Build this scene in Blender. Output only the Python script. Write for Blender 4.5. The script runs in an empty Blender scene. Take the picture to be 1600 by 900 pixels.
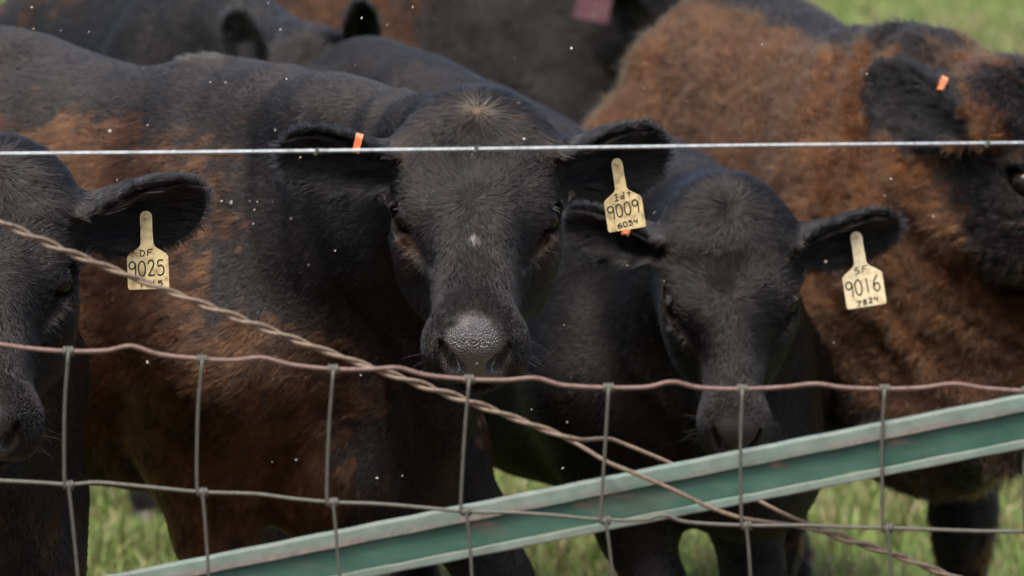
import bpy, bmesh, math, time
import numpy as np
from mathutils import Vector, Matrix

# ------------------------------------------------------------------ scene, camera, light
sc = bpy.context.scene
col = sc.collection

CAM_H, PITCH, FPX = 1.58, 6.0, 6000.0
cam_d = bpy.data.cameras.new("camera")
cam = bpy.data.objects.new("camera", cam_d)
col.objects.link(cam)
cam.location = (0, 0, CAM_H)
cam.rotation_euler = (math.radians(90 - PITCH), 0, 0)
cam_d.lens = 135.0
cam_d.sensor_width = 36.0
cam_d.clip_end = 2000
cam_d.dof.use_dof = True
cam_d.dof.focus_distance = 5.85
cam_d.dof.aperture_fstop = 4.4
sc.camera = cam

SUN_EL, SUN_AZ = 66.0, 205.0          # degrees; azimuth measured clockwise from +Y
world = bpy.data.worlds.new("World")
sc.world = world
world.use_nodes = True
wn = world.node_tree
sky = wn.nodes.new("ShaderNodeTexSky")
sky.sky_type = 'NISHITA'
sky.sun_disc = False
sky.sun_elevation = math.radians(SUN_EL)
sky.sun_rotation = math.radians(SUN_AZ)
sky.air_density = 1.0
sky.dust_density = 6.0
sky.ozone_density = 1.0
bg = wn.nodes["Background"]
bg.inputs["Strength"].default_value = 0.085
wn.links.new(sky.outputs[0], bg.inputs[0])

sun_d = bpy.data.lights.new("sun", 'SUN')
sun_d.energy = 1.5
sun_d.angle = math.radians(25)
sun_d.color = (1.0, 0.965, 0.92)
sun = bpy.data.objects.new("sun", sun_d)
col.objects.link(sun)
az, el = math.radians(SUN_AZ), math.radians(SUN_EL)
sdir = Vector((math.sin(az) * math.cos(el), math.cos(az) * math.cos(el), math.sin(el)))
sun.rotation_euler = sdir.to_track_quat('Z', 'Y').to_euler()

sc.view_settings.view_transform = 'Standard'
sc.view_settings.look = 'None'
sc.view_settings.exposure = 1.7
sc.view_settings.gamma = 1.0
sc.render.engine = 'CYCLES'
sc.cycles.use_denoising = True
sc.cycles.max_bounces = 6

# ------------------------------------------------------------------ helpers
rng = np.random.default_rng(7)
CP, SP = math.cos(math.radians(PITCH)), math.sin(math.radians(PITCH))


def P(px, py, y):
    """world point at depth y (metres from the lens along +Y) on the line of sight px, py"""
    a, b = (px - 800) / FPX, (450 - py) / FPX
    dx, dy, dz = a, CP + b * SP, -SP + b * CP
    t = y / dy
    return np.array([dx * t, y, CAM_H + dz * t])


def pix(p):
    """pixel of world points (n,3)"""
    x, y, z = p[:, 0], p[:, 1], p[:, 2] - CAM_H
    fw = y * CP - z * SP
    up = y * SP + z * CP
    return 800 + FPX * x / fw, 450 - FPX * up / fw


def unit(v):
    v = np.asarray(v, float)
    return v / (np.linalg.norm(v) + 1e-12)


def nrm(a):
    return a / (np.linalg.norm(a, axis=1, keepdims=True) + 1e-9)


def hash3(i, j, k, seed):
    h = (i * 374761393 + j * 668265263 + k * 1274126177 + seed * 974634777) & 0x7fffffff
    h = ((h ^ (h >> 13)) * 1103515245) & 0x7fffffff
    h = ((h ^ (h >> 16)) * 668265263) & 0x7fffffff
    return ((h ^ (h >> 15)) & 0xffffff) / float(0xffffff)


LAT = np.random.default_rng(99).random(64 ** 3).astype(np.float32) * 2 - 1


def vnoise(p, scale, seed=0):
    q = (p * scale).astype(np.float32) + np.float32(seed * 7.31 % 64)
    f0 = np.floor(q)
    f = q - f0
    i = f0.astype(np.int32)
    f = f * f * (3 - 2 * f)
    x0, y0, z0 = (i[:, 0] & 63) << 12, (i[:, 1] & 63) << 6, i[:, 2] & 63
    x1, y1, z1 = ((i[:, 0] + 1) & 63) << 12, ((i[:, 1] + 1) & 63) << 6, (i[:, 2] + 1) & 63
    fx, fy, fz = f[:, 0], f[:, 1], f[:, 2]
    T = LAT
    a00 = T[x0 + y0 + z0]; a00 = a00 + (T[x1 + y0 + z0] - a00) * fx
    a10 = T[x0 + y1 + z0]; a10 = a10 + (T[x1 + y1 + z0] - a10) * fx
    a01 = T[x0 + y0 + z1]; a01 = a01 + (T[x1 + y0 + z1] - a01) * fx
    a11 = T[x0 + y1 + z1]; a11 = a11 + (T[x1 + y1 + z1] - a11) * fx
    a00 = a00 + (a10 - a00) * fy
    a01 = a01 + (a11 - a01) * fy
    return a00 + (a01 - a00) * fz


def fbm(p, scale, seed=0, n=3):
    r, a, t = 0, 1.0, 0
    for k in range(n):
        r = r + a * vnoise(p, scale * 2 ** k, seed + 17 * k)
        t += a
        a *= 0.55
    return r / t


def smin(a, b, k):
    h = np.clip(0.5 + 0.5 * (b - a) / k, 0, 1)
    return b + (a - b) * h - k * h * (1 - h)


def smax(a, b, k):
    return -smin(-a, -b, k)


def sstep(a, b, x):
    t = np.clip((x - a) / (b - a), 0, 1)
    return t * t * (3 - 2 * t)


def ell(p, c, r):
    q = p - np.asarray(c)
    r = np.asarray(r, float)
    k0 = np.linalg.norm(q / r, axis=1)
    k1 = np.linalg.norm(q / (r * r), axis=1)
    return k0 * (k0 - 1) / (k1 + 1e-9)


def cone(p, a, b, r1, r2, side=None, k=1.0):
    """round cone; k widens it along the unit vector side"""
    a, b = np.asarray(a, float), np.asarray(b, float)
    ab = b - a
    h = np.clip((p - a) @ ab / (ab @ ab + 1e-12), 0, 1)
    q = p - a - h[:, None] * ab
    r = r1 + (r2 - r1) * h
    if side is None:
        return np.linalg.norm(q, axis=1) - r
    s = q @ side
    l2 = (q * q).sum(1) - s * s + (s / k) ** 2
    return (np.sqrt(np.maximum(l2, 0)) - r) * min(1.0, max(k, .6))


def econe(p, a, b, hw1, hw2, side):
    """cone with an oval section: (half height, half width) at both ends"""
    a, b = np.asarray(a, float), np.asarray(b, float)
    ab = b - a
    h = np.clip((p - a) @ ab / (ab @ ab), 0, 1)
    q = p - a - h[:, None] * ab
    H = hw1[0] + (hw2[0] - hw1[0]) * h
    W = hw1[1] + (hw2[1] - hw1[1]) * h
    s = q @ side
    v2 = np.maximum((q * q).sum(1) - s * s, 0)
    kk = np.sqrt((s / W) ** 2 + v2 / (H * H))
    return (kk - 1) * np.minimum(W, H)


def mk_mat(name):
    m = bpy.data.materials.new(name)
    m.use_nodes = True
    nt = m.node_tree
    return m, nt, nt.nodes["Principled BSDF"]


def link_mesh(name, verts, faces, mat=None, parent=None, origin=(0, 0, 0), smooth=True):
    me = bpy.data.meshes.new(name)
    o3 = np.asarray(origin, float)
    verts = np.asarray(verts, float) - o3
    if isinstance(faces, np.ndarray):
        n, k = faces.shape
        me.vertices.add(len(verts))
        me.vertices.foreach_set("co", verts.astype(np.float32).ravel())
        me.loops.add(n * k)
        me.loops.foreach_set("vertex_index", faces.astype(np.int32).ravel())
        me.polygons.add(n)
        me.polygons.foreach_set("loop_start", np.arange(0, n * k, k, dtype=np.int32))
        me.update(calc_edges=True)
    else:
        me.from_pydata([tuple(v) for v in verts], [], faces)
    if smooth:
        me.polygons.foreach_set("use_smooth", np.ones(len(me.polygons), bool))
    me.update()
    if mat:
        me.materials.append(mat)
    ob = bpy.data.objects.new(name, me)
    col.objects.link(ob)
    if parent is not None:
        ob.parent = parent
        if parent.type != 'EMPTY' and parent.parent is None:
            pass
    return ob


def empty(name, loc):
    o = bpy.data.objects.new(name, None)
    col.objects.link(o)
    o.location = loc
    o.empty_display_size = .1
    return o


def tag(o, label=None, cat=None, group=None, kind=None):
    if label: o["label"] = label
    if cat: o["category"] = cat
    if group: o["group"] = group
    if kind: o["kind"] = kind


def tube(path, r, n=8, closed_ends=True):
    """tube along a polyline; returns verts, quad faces (list)"""
    path = np.asarray(path, float)
    m = len(path)
    r = np.broadcast_to(r, (m,))
    t = np.gradient(path, axis=0)
    t = nrm(t)
    ref = np.array([0, 0, 1.]) if abs(t[0][2]) < .9 else np.array([1., 0, 0])
    V, F = [], []
    u = unit(np.cross(t[0], ref))
    for i in range(m):
        u = unit(u - t[i] * (u @ t[i]))
        w = np.cross(t[i], u)
        for k in range(n):
            a = 2 * math.pi * k / n
            V.append(path[i] + r[i] * (math.cos(a) * u + math.sin(a) * w))
    for i in range(m - 1):
        for k in range(n):
            F.append((i * n + k, i * n + (k + 1) % n, (i + 1) * n + (k + 1) % n, (i + 1) * n + k))
    if closed_ends:
        F.append(tuple(range(n))[::-1])
        F.append(tuple((m - 1) * n + k for k in range(n)))
    return np.array(V), F


def catmull(pts, n=8):
    pts = np.asarray(pts, float)
    Q = np.vstack([2 * pts[0] - pts[1], pts, 2 * pts[-1] - pts[-2]])
    out = []
    for i in range(1, len(Q) - 2):
        for t in np.linspace(0, 1, n, endpoint=False):
            a, b, c, d = Q[i - 1], Q[i], Q[i + 1], Q[i + 2]
            out.append(.5 * (2 * b + (c - a) * t + (2 * a - 5 * b + 4 * c - d) * t * t + (3 * b - a - 3 * c + d) * t ** 3))
    out.append(pts[-1])
    return np.array(out)


# ------------------------------------------------------------------ iso-surface (surface nets on a stretched grid)
def axis(lo, hi, flo, fhi, fine, coarse):
    a = [lo]
    while a[-1] < hi:
        x = a[-1]
        g = max(flo - x, x - fhi, 0.0)
        a.append(x + min(coarse, fine + g * .12))
    while len(a) % 4 != 1:
        a.append(a[-1] + coarse)
    return np.array(a)


def iso_mesh(f, X, Y, Z):
    nx, ny, nz = len(X), len(Y), len(Z)
    B = 4
    cx, cy, cz = (X[:-1:B] + X[B::B]) / 2, (Y[:-1:B] + Y[B::B]) / 2, (Z[:-1:B] + Z[B::B]) / 2
    hx, hy, hz = (X[B::B] - X[:-1:B]) / 2, (Y[B::B] - Y[:-1:B]) / 2, (Z[B::B] - Z[:-1:B]) / 2
    g = np.stack(np.meshgrid(cx, cy, cz, indexing='ij'), -1)
    sh = g.shape[:3]
    d = np.empty(sh[0] * sh[1] * sh[2], np.float32)
    gp = g.reshape(-1, 3)
    for i in range(0, len(gp), 400000):
        d[i:i + 400000] = f(gp[i:i + 400000])
    d = d.reshape(sh)
    diag = np.sqrt(hx[:, None, None] ** 2 + hy[None, :, None] ** 2 + hz[None, None, :] ** 2)
    keep = np.abs(d) < 1.35 * diag + .012
    val = np.empty((nx, ny, nz), np.float32)
    rep = np.repeat(np.repeat(np.repeat(d, B, 0), B, 1), B, 2)
    val[:-1, :-1, :-1] = rep
    val[-1], val[:, -1], val[:, :, -1] = 1, 1, 1
    m = np.zeros((nx, ny, nz), bool)
    mk = np.repeat(np.repeat(np.repeat(keep, B, 0), B, 1), B, 2)
    for a in (0, 1):
        for b in (0, 1):
            for c in (0, 1):
                m[a:a + nx - 1, b:b + ny - 1, c:c + nz - 1] |= mk
    idx = np.argwhere(m)
    pts = np.stack([X[idx[:, 0]], Y[idx[:, 1]], Z[idx[:, 2]]], 1)
    v = np.empty(len(pts), np.float32)
    for i in range(0, len(pts), 400000):
        v[i:i + 400000] = f(pts[i:i + 400000])
    val[idx[:, 0], idx[:, 1], idx[:, 2]] = v
    val[0], val[-1] = 1, 1
    val[:, 0], val[:, -1] = 1, 1
    val[:, :, 0], val[:, :, -1] = 1, 1
    neg = val < 0
    cnt = np.zeros((nx - 1, ny - 1, nz - 1), np.int8)
    for a in (0, 1):
        for b in (0, 1):
            for c in (0, 1):
                cnt += neg[a:a + nx - 1, b:b + ny - 1, c:c + nz - 1]
    act = (cnt > 0) & (cnt < 8)
    ci = np.argwhere(act)
    vid = np.full(act.shape, -1, np.int32)
    vid[act] = np.arange(len(ci))
    acc = np.zeros((len(ci), 3))
    n = np.zeros(len(ci))
    G = [X, Y, Z]
    corners = [(a, b, c) for a in (0, 1) for b in (0, 1) for c in (0, 1)]
    for c0 in corners:
        for ax in range(3):
            if c0[ax]:
                continue
            c1 = list(c0); c1[ax] = 1
            i0, i1 = ci + np.array(c0), ci + np.array(c1)
            v0, v1 = val[i0[:, 0], i0[:, 1], i0[:, 2]], val[i1[:, 0], i1[:, 1], i1[:, 2]]
            cr = (v0 < 0) != (v1 < 0)
            t = np.where(cr, v0 / np.where(cr, v0 - v1, 1), 0)
            p0 = np.stack([G[k][i0[:, k]] for k in range(3)], 1)
            p1 = np.stack([G[k][i1[:, k]] for k in range(3)], 1)
            acc[cr] += (p0 + (p1 - p0) * t[:, None])[cr]
            n[cr] += 1
    V = acc / n[:, None]
    quads = []
    for ax in range(3):
        b, c = (ax + 1) % 3, (ax + 2) % 3
        s0 = [slice(1, -1)] * 3; s1 = [slice(1, -1)] * 3
        s0[ax] = slice(0, -1); s1[ax] = slice(1, None)
        ch = neg[tuple(s0)] != neg[tuple(s1)]
        e = np.argwhere(ch)
        off = np.array([1, 1, 1]); off[ax] = 0
        e = e + off
        sg = neg[e[:, 0], e[:, 1], e[:, 2]]
        def cell(db, dc):
            q = e.copy(); q[:, b] += db; q[:, c] += dc
            return vid[q[:, 0], q[:, 1], q[:, 2]]
        q = np.stack([cell(-1, -1), cell(0, -1), cell(0, 0), cell(-1, 0)], 1)
        q[~sg] = q[~sg][:, ::-1]
        quads.append(q)
    Q = np.vstack(quads)
    Q = Q[(Q >= 0).all(1)]
    return V, Q


# keep only the largest connected piece
def largest(V, Q):
    lab = np.arange(len(V))
    for _ in range(4000):
        mn = lab[Q].min(1)
        new = lab.copy()
        for k in range(4):
            np.minimum.at(new, Q[:, k], mn)
        new = new[new]
        if (new == lab).all():
            break
        lab = new
    u, c = np.unique(lab, return_counts=True)
    keepv = lab == u[c.argmax()]
    m = np.cumsum(keepv) - 1
    return V[keepv], m[Q[keepv[Q].all(1)]]


# ------------------------------------------------------------------ the cow
BODY_S = np.array([-1.27, -1.22, -1.12, -.98, -.75, -.5, -.25, 0., .18, .32, .40, .44])
BODY_T = np.array([.96, 1.07, 1.19, 1.27, 1.29, 1.28, 1.27, 1.26, 1.20, 1.07, .98, .90])
BODY_B = np.array([.90, .80, .70, .62, .53, .49, .50, .52, .55, .60, .66, .74])
BODY_W = np.array([.07, .14, .21, .26, .285, .30, .29, .255, .225, .17, .11, .05])


HY = 1.08          # length of the face


class Cow:
    """an animal in world space: body frame, neck and head given by points"""

    def __init__(self, withers, heading, wz=1.26, hipz=None, girth=1.0, length=1.0, seed=1):
        self.f = unit([heading[0], heading[1], 0])
        self.l = np.array([-self.f[1], self.f[0], 0])
        self.w = np.array([withers[0], withers[1], 0.])
        self.k = wz / 1.26
        self.hip = (hipz or wz * 1.29 / 1.26) - 1.29 * self.k
        self.girth, self.length, self.seed = girth, length, seed
        self.legs = {}
        self.ears = []
        self.lash, self.wx = (.02, .02, .021), 1.0
        self.facial, self.hmask, self.wet, self.mz = False, 1.0, .4, 1.0
        self.folds = 0.0035
        self.nlift, self.brz, self.hook = 0., 0., .065

    def B(self, s, l, z):
        return self.w + self.f * s * self.length + self.l * l + np.array([0, 0, z * self.k])

    def set_head(self, poll, muzzle, right_hint, scale=1.0):
        self.hp = np.asarray(poll, float)
        self.hy = unit(np.asarray(muzzle) - poll)
        rx = np.asarray(right_hint, float)
        self.hx = unit(rx - self.hy * (rx @ self.hy))
        z = np.cross(self.hx, self.hy)
        if z[2] < 0:
            z = -z
        self.hz = z
        self.hs = scale

    def H(self, x, y, z):
        return self.hp + self.hs * (self.hx * x * self.wx + self.hy * y + self.hz * z)

    def hl(self, p):
        q = (p - self.hp) / self.hs
        return np.stack([q @ self.hx / self.wx, q @ self.hy, q @ self.hz], 1)

    def add_ear(self, sx, tip, facing, W=.056):
        """sx: side in head frame; tip: world point; facing: world direction the opening looks to"""
        base = self.H(sx * .106, .058 * HY, -.062)
        e = unit(np.asarray(tip) - base)
        n = np.asarray(facing, float)
        n = unit(n - e * (n @ e))
        self.ears.append(dict(b=base, e=e, n=n, v=np.cross(n, e), L=np.linalg.norm(np.asarray(tip) - base), W=W * self.hs))

    EU = np.array([-.2, 0, .12, .25, .4, .58, .75, .88, .96, 1.0, 1.05])
    EF = np.array([.4, .5, .55, .74, .93, 1., .93, .72, .45, .18, .05])

    def ear_uvw(self, p, E):
        q = p - E['b']
        return q @ E['e'], q @ E['v'], q @ E['n']

    def ear_sdf(self, p, E):
        u, v, w = self.ear_uvw(p, E)
        t = u / E['L']
        hw = E['W'] * np.interp(t, self.EU, self.EF)
        c = E['W'] * np.interp(t, [0, .25, .6, 1.], [.85, .8, .5, .12])
        vn = np.clip(v / hw, -1.3, 1.3)
        w0 = c * (vn * vn - 1) * 1.0 + c * .6
        sl = np.sqrt(1 + (2 * c * vn / hw) ** 2)
        th = .0080 * self.hs + .004 * (1 - np.clip(t, 0, 1))
        d = np.abs(w - w0) / sl - th
        d = smax(d, (np.abs(v) - hw) * .8, .012)
        d = smax(d, u - E['L'], .012)
        d = smax(d, -u, .01)
        return d

    def head_sdf(self, p):
        h = self.hl(p)
        a = h * np.array([1, 1 / HY, 1]); a[:, 0] = np.abs(a[:, 0])
        a[:, 0] /= 1 - (1 - self.mz) * sstep(.16, .36, a[:, 1])
        d = ell(a, (0, .064, -.064), (.108, .10, .078))                       # cranium
        d = smin(d, ell(a, (0, .125, -.058), (.106, .13, .056)), .03)           # flat forehead
        d = smin(d, ell(a, (0, .002, -.054), (.066, .056, .050)), .05)         # poll
        d = smin(d, ell(a, (.066, .040, -.058), (.052, .062, .046)), .04)       # wide crown
        d = smin(d, ell(a, (.087, .136, -.058), (.034, .046, .034)), .03)       # brow ridge
        d = smin(d, ell(a, (.088, .172, -.092), (.030, .048, .036)), .03)        # below the eye
        d = smin(d, cone(a, (0, .16, -.058), (0, .335, -.053), .054, .040, np.array([1., 0, 0]), 1.22), .035)   # nose bridge
        d = smin(d, cone(a, (0, .17, -.115), (0, .35, -.088), .075, .050, np.array([1., 0, 0]), 1.0), .04)
        d = smin(d, ell(a, (.068, .150, -.150), (.050, .115, .085)), .05)       # cheek
        d = smin(d, cone(a, (.052, .11, -.190), (.028, .345, -.125), .048, .032), .045)   # lower jaw
        # muzzle
        m = ell(a, (0, .370, -.088), (.076, .050, .070))
        m = smin(m, ell(a, (.047, .374, -.112), (.037, .040, .052)), .025)
        m = smin(m, ell(a, (.028, .390, -.050), (.032, .022, .022)), .018)
        m = smin(m, ell(a, (0, .390, -.056), (.040, .030, .030)), .016)
        d = smin(d, m, .035)
        chin = ell(a, (0, .354, -.176), (.050, .048, .028))
        d = smin(d, chin, .014)
        # mouth line
        d = smax(d, -ell(a, (0, .40, -.160), (.075, .075, .0045)), .006)
        # nostrils: a comma that sweeps outward
        n1 = ell(a, (.0310, .424, -.082), (.0140, .028, .018))
        n2 = ell(a, (.0405, .418, -.066), (.0105, .026, .014))
        n3 = ell(a, (.0495, .406, -.050), (.006, .022, .010))
        d = smax(d, -smin(smin(n1, n2, .008), n3, .008), .006)
        d = smin(d, cone(a, (.036, .414, -.104), (.054, .402, -.084), .006, .006), .012)  # rim of the nostril
        # eye: almond opening with lids
        d = smax(d, -ell(a, (.114, .166, -.055), (.024, .032, .0200)), .006)
        d = smin(d, cone(a, (.088, .122, -.044), (.106, .142, -.042), .009, .007), .012)      # upper lid and brow
        d = smin(d, cone(a, (.098, .192, -.070), (.116, .172, -.080), .005, .005), .009)      # lower lid
        d = smax(d, -cone(a, (.094, .196, -.058), (.076, .246, -.062), .009, .004), .014)     # tear groove
        # little pit where a horn would stand
        d = smax(d, -ell(a, (.111, .076, -.034), (.009, .021, .014)), .006)
        return d * self.hs

    def ears_sdf(self, p):
        d = None
        for E in self.ears:
            e = self.ear_sdf(p, E)
            e = smin(e, cone(p, E['b'] - E['e'] * .03, E['b'] + E['e'] * .05 - E['n'] * .012, .042 * self.hs, .022 * self.hs), .025)
            d = e if d is None else np.minimum(d, e)
        return d

    def leg_defaults(self):
        L = {}
        for s, n in ((1, 'l'), (-1, 'r')):
            L['f' + n] = [(.10, .17, .82, .13), (.06, .165, .62, .098), (.05, .16, .48, .072), (.07, .155, .36, .056), (.065, .155, .31, .046),
                          (.06, .155, .16, .036), (.06, .155, .11, .042), (.08, .155, .05, .040)]
            L['h' + n] = [(-.92, .16, .98, .19), (-.90, .18, .74, .15), (-.95, .17, .60, .095), (-1.10, .16, .46, .062), (-1.11, .16, .40, .050),
                          (-1.06, .16, .17, .040), (-1.05, .16, .11, .045), (-1.02, .16, .05, .042)]
            L['f' + n] = [(a, s * b, z, r) for a, b, z, r in L['f' + n]]
            L['h' + n] = [(a, s * b, z, r) for a, b, z, r in L['h' + n]]
        return L

    def prepare(self):
        L = self.leg_defaults()
        self.legpts = {}
        for k, lst in L.items():
            ds, dl = self.legs.get(k, (0, 0))
            out = []
            for i, (s, l, z, r) in enumerate(lst):
                w = np.clip((.95 - z) / .55, 0, 1)
                out.append((self.B(s + ds * w, l + dl * w, z), r))
            self.legpts[k] = out
        # neck
        self.nb = self.B(.10, 0, .93)
        self.nh = self.H(0, .02, -.150)
        if not hasattr(self, 'nm'):
            self.nm = (self.nb * .45 + self.nh * .55) + np.array([0, 0, self.nlift])
        self.crest0 = self.B(-.05, 0, 1.195)
        self.bris = self.B(.40, 0, .66 + self.brz)

    def neck_sdf(self, p):
        sd = lambda a, b: unit(np.cross(b - a, [0, 0, 1.]))
        n0, n1, n2 = self.nb, self.nm, self.nh
        g = self.girth
        d = econe(p, n0, n1, (.26, .19 * g), (.175, .13 * g), sd(n0, n1))
        d = smin(d, econe(p, n1, n2, (.175, .13 * g), (.115 * self.hs, .105 * self.hs), sd(n1, n2)), .06)
        top = self.H(0, -.01, -.085)
        mid = (self.crest0 + top) / 2 + np.array([0, 0, self.nlift])
        d = smin(d, cone(p, self.crest0, mid, .06, .065), .10)
        d = smin(d, cone(p, mid, top, .065, .050), .08)
        # dewlap
        th = self.H(0, .10, -.20)
        md = (th + self.bris) / 2 + np.array([0, 0, -.035])
        s2 = sd(th, self.bris)
        d = smin(d, econe(p, th, md, (.05, .03), (.075, .032), s2), .06)
        d = smin(d, econe(p, md, self.bris, (.075, .032), (.09, .06), s2), .06)
        # skin folds across the neck
        if self.folds:
            ax = unit(n2 - n0)
            ln = np.linalg.norm(n2 - n0)
            t = (p - n0) @ ax / ln
            w = sstep(.0, .35, t) * (1 - sstep(.9, 1.2, t))
            st = np.stack([t * ln, .18 * p[:, 2] + .1 * p[:, 0], .12 * p[:, 2]], 1)
            d = d - self.folds * w * ((1 - 2 * np.abs(vnoise(st, 17., 5))) + .5 * vnoise(st, 41., 8))
        return d

    def body_sdf(self, p):
        q = p - self.w
        s = (q @ self.f) / self.length
        l = q @ self.l
        z = q[:, 2] / self.k
        sc_ = np.clip(s, BODY_S[0], BODY_S[-1])
        hipadd = self.hip * np.interp(sc_, [-1.0, -.1], [1, 0]) / self.k
        t = np.interp(sc_, BODY_S, BODY_T) + hipadd
        b = np.interp(sc_, BODY_S, BODY_B) + hipadd * .5
        w = np.interp(sc_, BODY_S, BODY_W) * self.girth
        zc, hb = (t + b) / 2, (t - b) / 2
        zn = (z - zc) / hb
        wz = w * (1 - .20 * np.clip(zn, -1, 1.2) - .06)
        r = (np.abs(l / wz) ** 2.3 + np.abs(zn) ** 2.3) ** (1 / 2.3)
        d = (r - 1) * np.minimum(wz, hb) * .92
        de = np.abs(s - sc_)
        d = np.where(de > 0, np.sqrt(np.maximum(d, 0) ** 2 + de ** 2) + np.minimum(d, 0) * 0, d)
        return d

    def sdf(self, p):
        d = self.body_sdf(p)

        def put(a, b, r1, r2, k):
            a, b = np.asarray(a), np.asarray(b)
            m = max(r1, r2) + k + .03
            lo, hi = np.minimum(a, b) - m, np.maximum(a, b) + m
            i = np.nonzero(((p > lo) & (p < hi)).all(1))[0]
            if len(i):
                d[i] = smin(d[i], cone(p[i], a, b, r1, r2), k)
        # shoulder blades, hook bones, brisket
        for s in (1, -1):
            put(self.B(.02, s * .10, 1.08), self.B(.16, s * .195 * self.girth, .78), .09, .13, .09)
            put(self.B(-.96, s * .18 * self.girth, 1.10) + [0, 0, self.hip], self.B(-1.15, s * .10, 1.03) + [0, 0, self.hip], self.hook, self.hook - .01, .08)
        d = smin(d, ell(p, self.B(.28, 0, .64 + self.brz), (.16, .16, .13)), .07)
        i = np.nonzero((p - self.w) @ self.f > -.35)[0]
        if len(i):
            d[i] = smin(d[i], self.neck_sdf(p[i]), .14)
        for k, pts in self.legpts.items():
            for (a, r1), (b, r2) in zip(pts[:-1], pts[1:]):
                put(a, b, r1, r2, .07 if r1 > .09 else .025)
        # tail
        t0, t1, t2 = self.B(-1.18, 0, 1.10), self.B(-1.31, 0, .95), self.B(-1.31, .02, .40)
        put(t0, t1, .035, .03, .04)
        put(t1, t2, .03, .02, .02)
        d = d + .007 * vnoise(p, 5.5, self.seed) + .0035 * vnoise(p, 13., self.seed + 3)
        hc = self.H(0, .18, -.08)
        near = np.linalg.norm(p - hc, axis=1) < .55
        if near.any():
            pn = p[near]
            hd = self.head_sdf(pn) + .0012 * vnoise(pn, 30., 2)
            e = self.ears_sdf(pn)
            if e is not None:
                hd = smin(hd, e, .022)
            d[near] = smin(d[near], hd, .045)
        d = np.maximum(d, -p[:, 2] + .045)
        return d

    # ---- colour
    def coords(self, p):
        q = p - self.w
        return (q @ self.f) / self.length, q @ self.l, q[:, 2] / self.k

    def build(self, name, fine, coarse, mat, colour):
        self.prepare()
        pts = [self.B(-1.42, 0, 0), self.B(.55, 0, 1.35), self.B(-1.42, .4, 1.4), self.B(-1.42, -.4, 0), self.B(.5, .4, 0), self.B(.5, -.4, 0)]
        hp = [self.H(x, y, z) for x in (-.14, .14) for y in (-.1, .46) for z in (-.26, .06)]
        for E in self.ears:
            tip = E['b'] + E['e'] * (E['L'] + .02)
            hp += [tip + .07, tip - .07]
        hp = np.array(hp)
        allp = np.vstack([pts, hp])
        lo, hi = allp.min(0) - .06, allp.max(0) + .06
        lo[2] = .0
        flo, fhi = hp.min(0), hp.max(0)
        ax = [axis(lo[i], hi[i], flo[i], fhi[i], fine, coarse) for i in range(3)]
        V, Q = iso_mesh(self.sdf, *ax)
        V, Q = largest(V, Q)
        self.root = empty(name, tuple(self.w))
        ob = link_mesh("body", V, Q, mat, self.root, self.w)
        self.body = ob
        me = ob.data
        n = np.empty(len(V) * 3, np.float32)
        me.vertices.foreach_get("normal", n)
        self.V, self.Q, self.N = V, Q, n.reshape(-1, 3).astype(float)
        c, nose = colour(self, V, self.N)
        at = me.attributes.new("coat_colour", 'FLOAT_COLOR', 'POINT')
        at.data.foreach_set("color", np.concatenate([c, np.ones((len(V), 1))], 1).astype(np.float32).ravel())
        at = me.attributes.new("nose", 'FLOAT', 'POINT')
        at.data.foreach_set("value", (nose * self.wet).astype(np.float32))
        return ob


# ------------------------------------------------------------------ coat colours and materials
BLACK = np.array([.0042, .0039, .0041])
SOOT = np.array([.0120, .0088, .0075])
RUST = np.array([.032, .0125, .0050])
TAN = np.array([.074, .0315, .0120])


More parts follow.
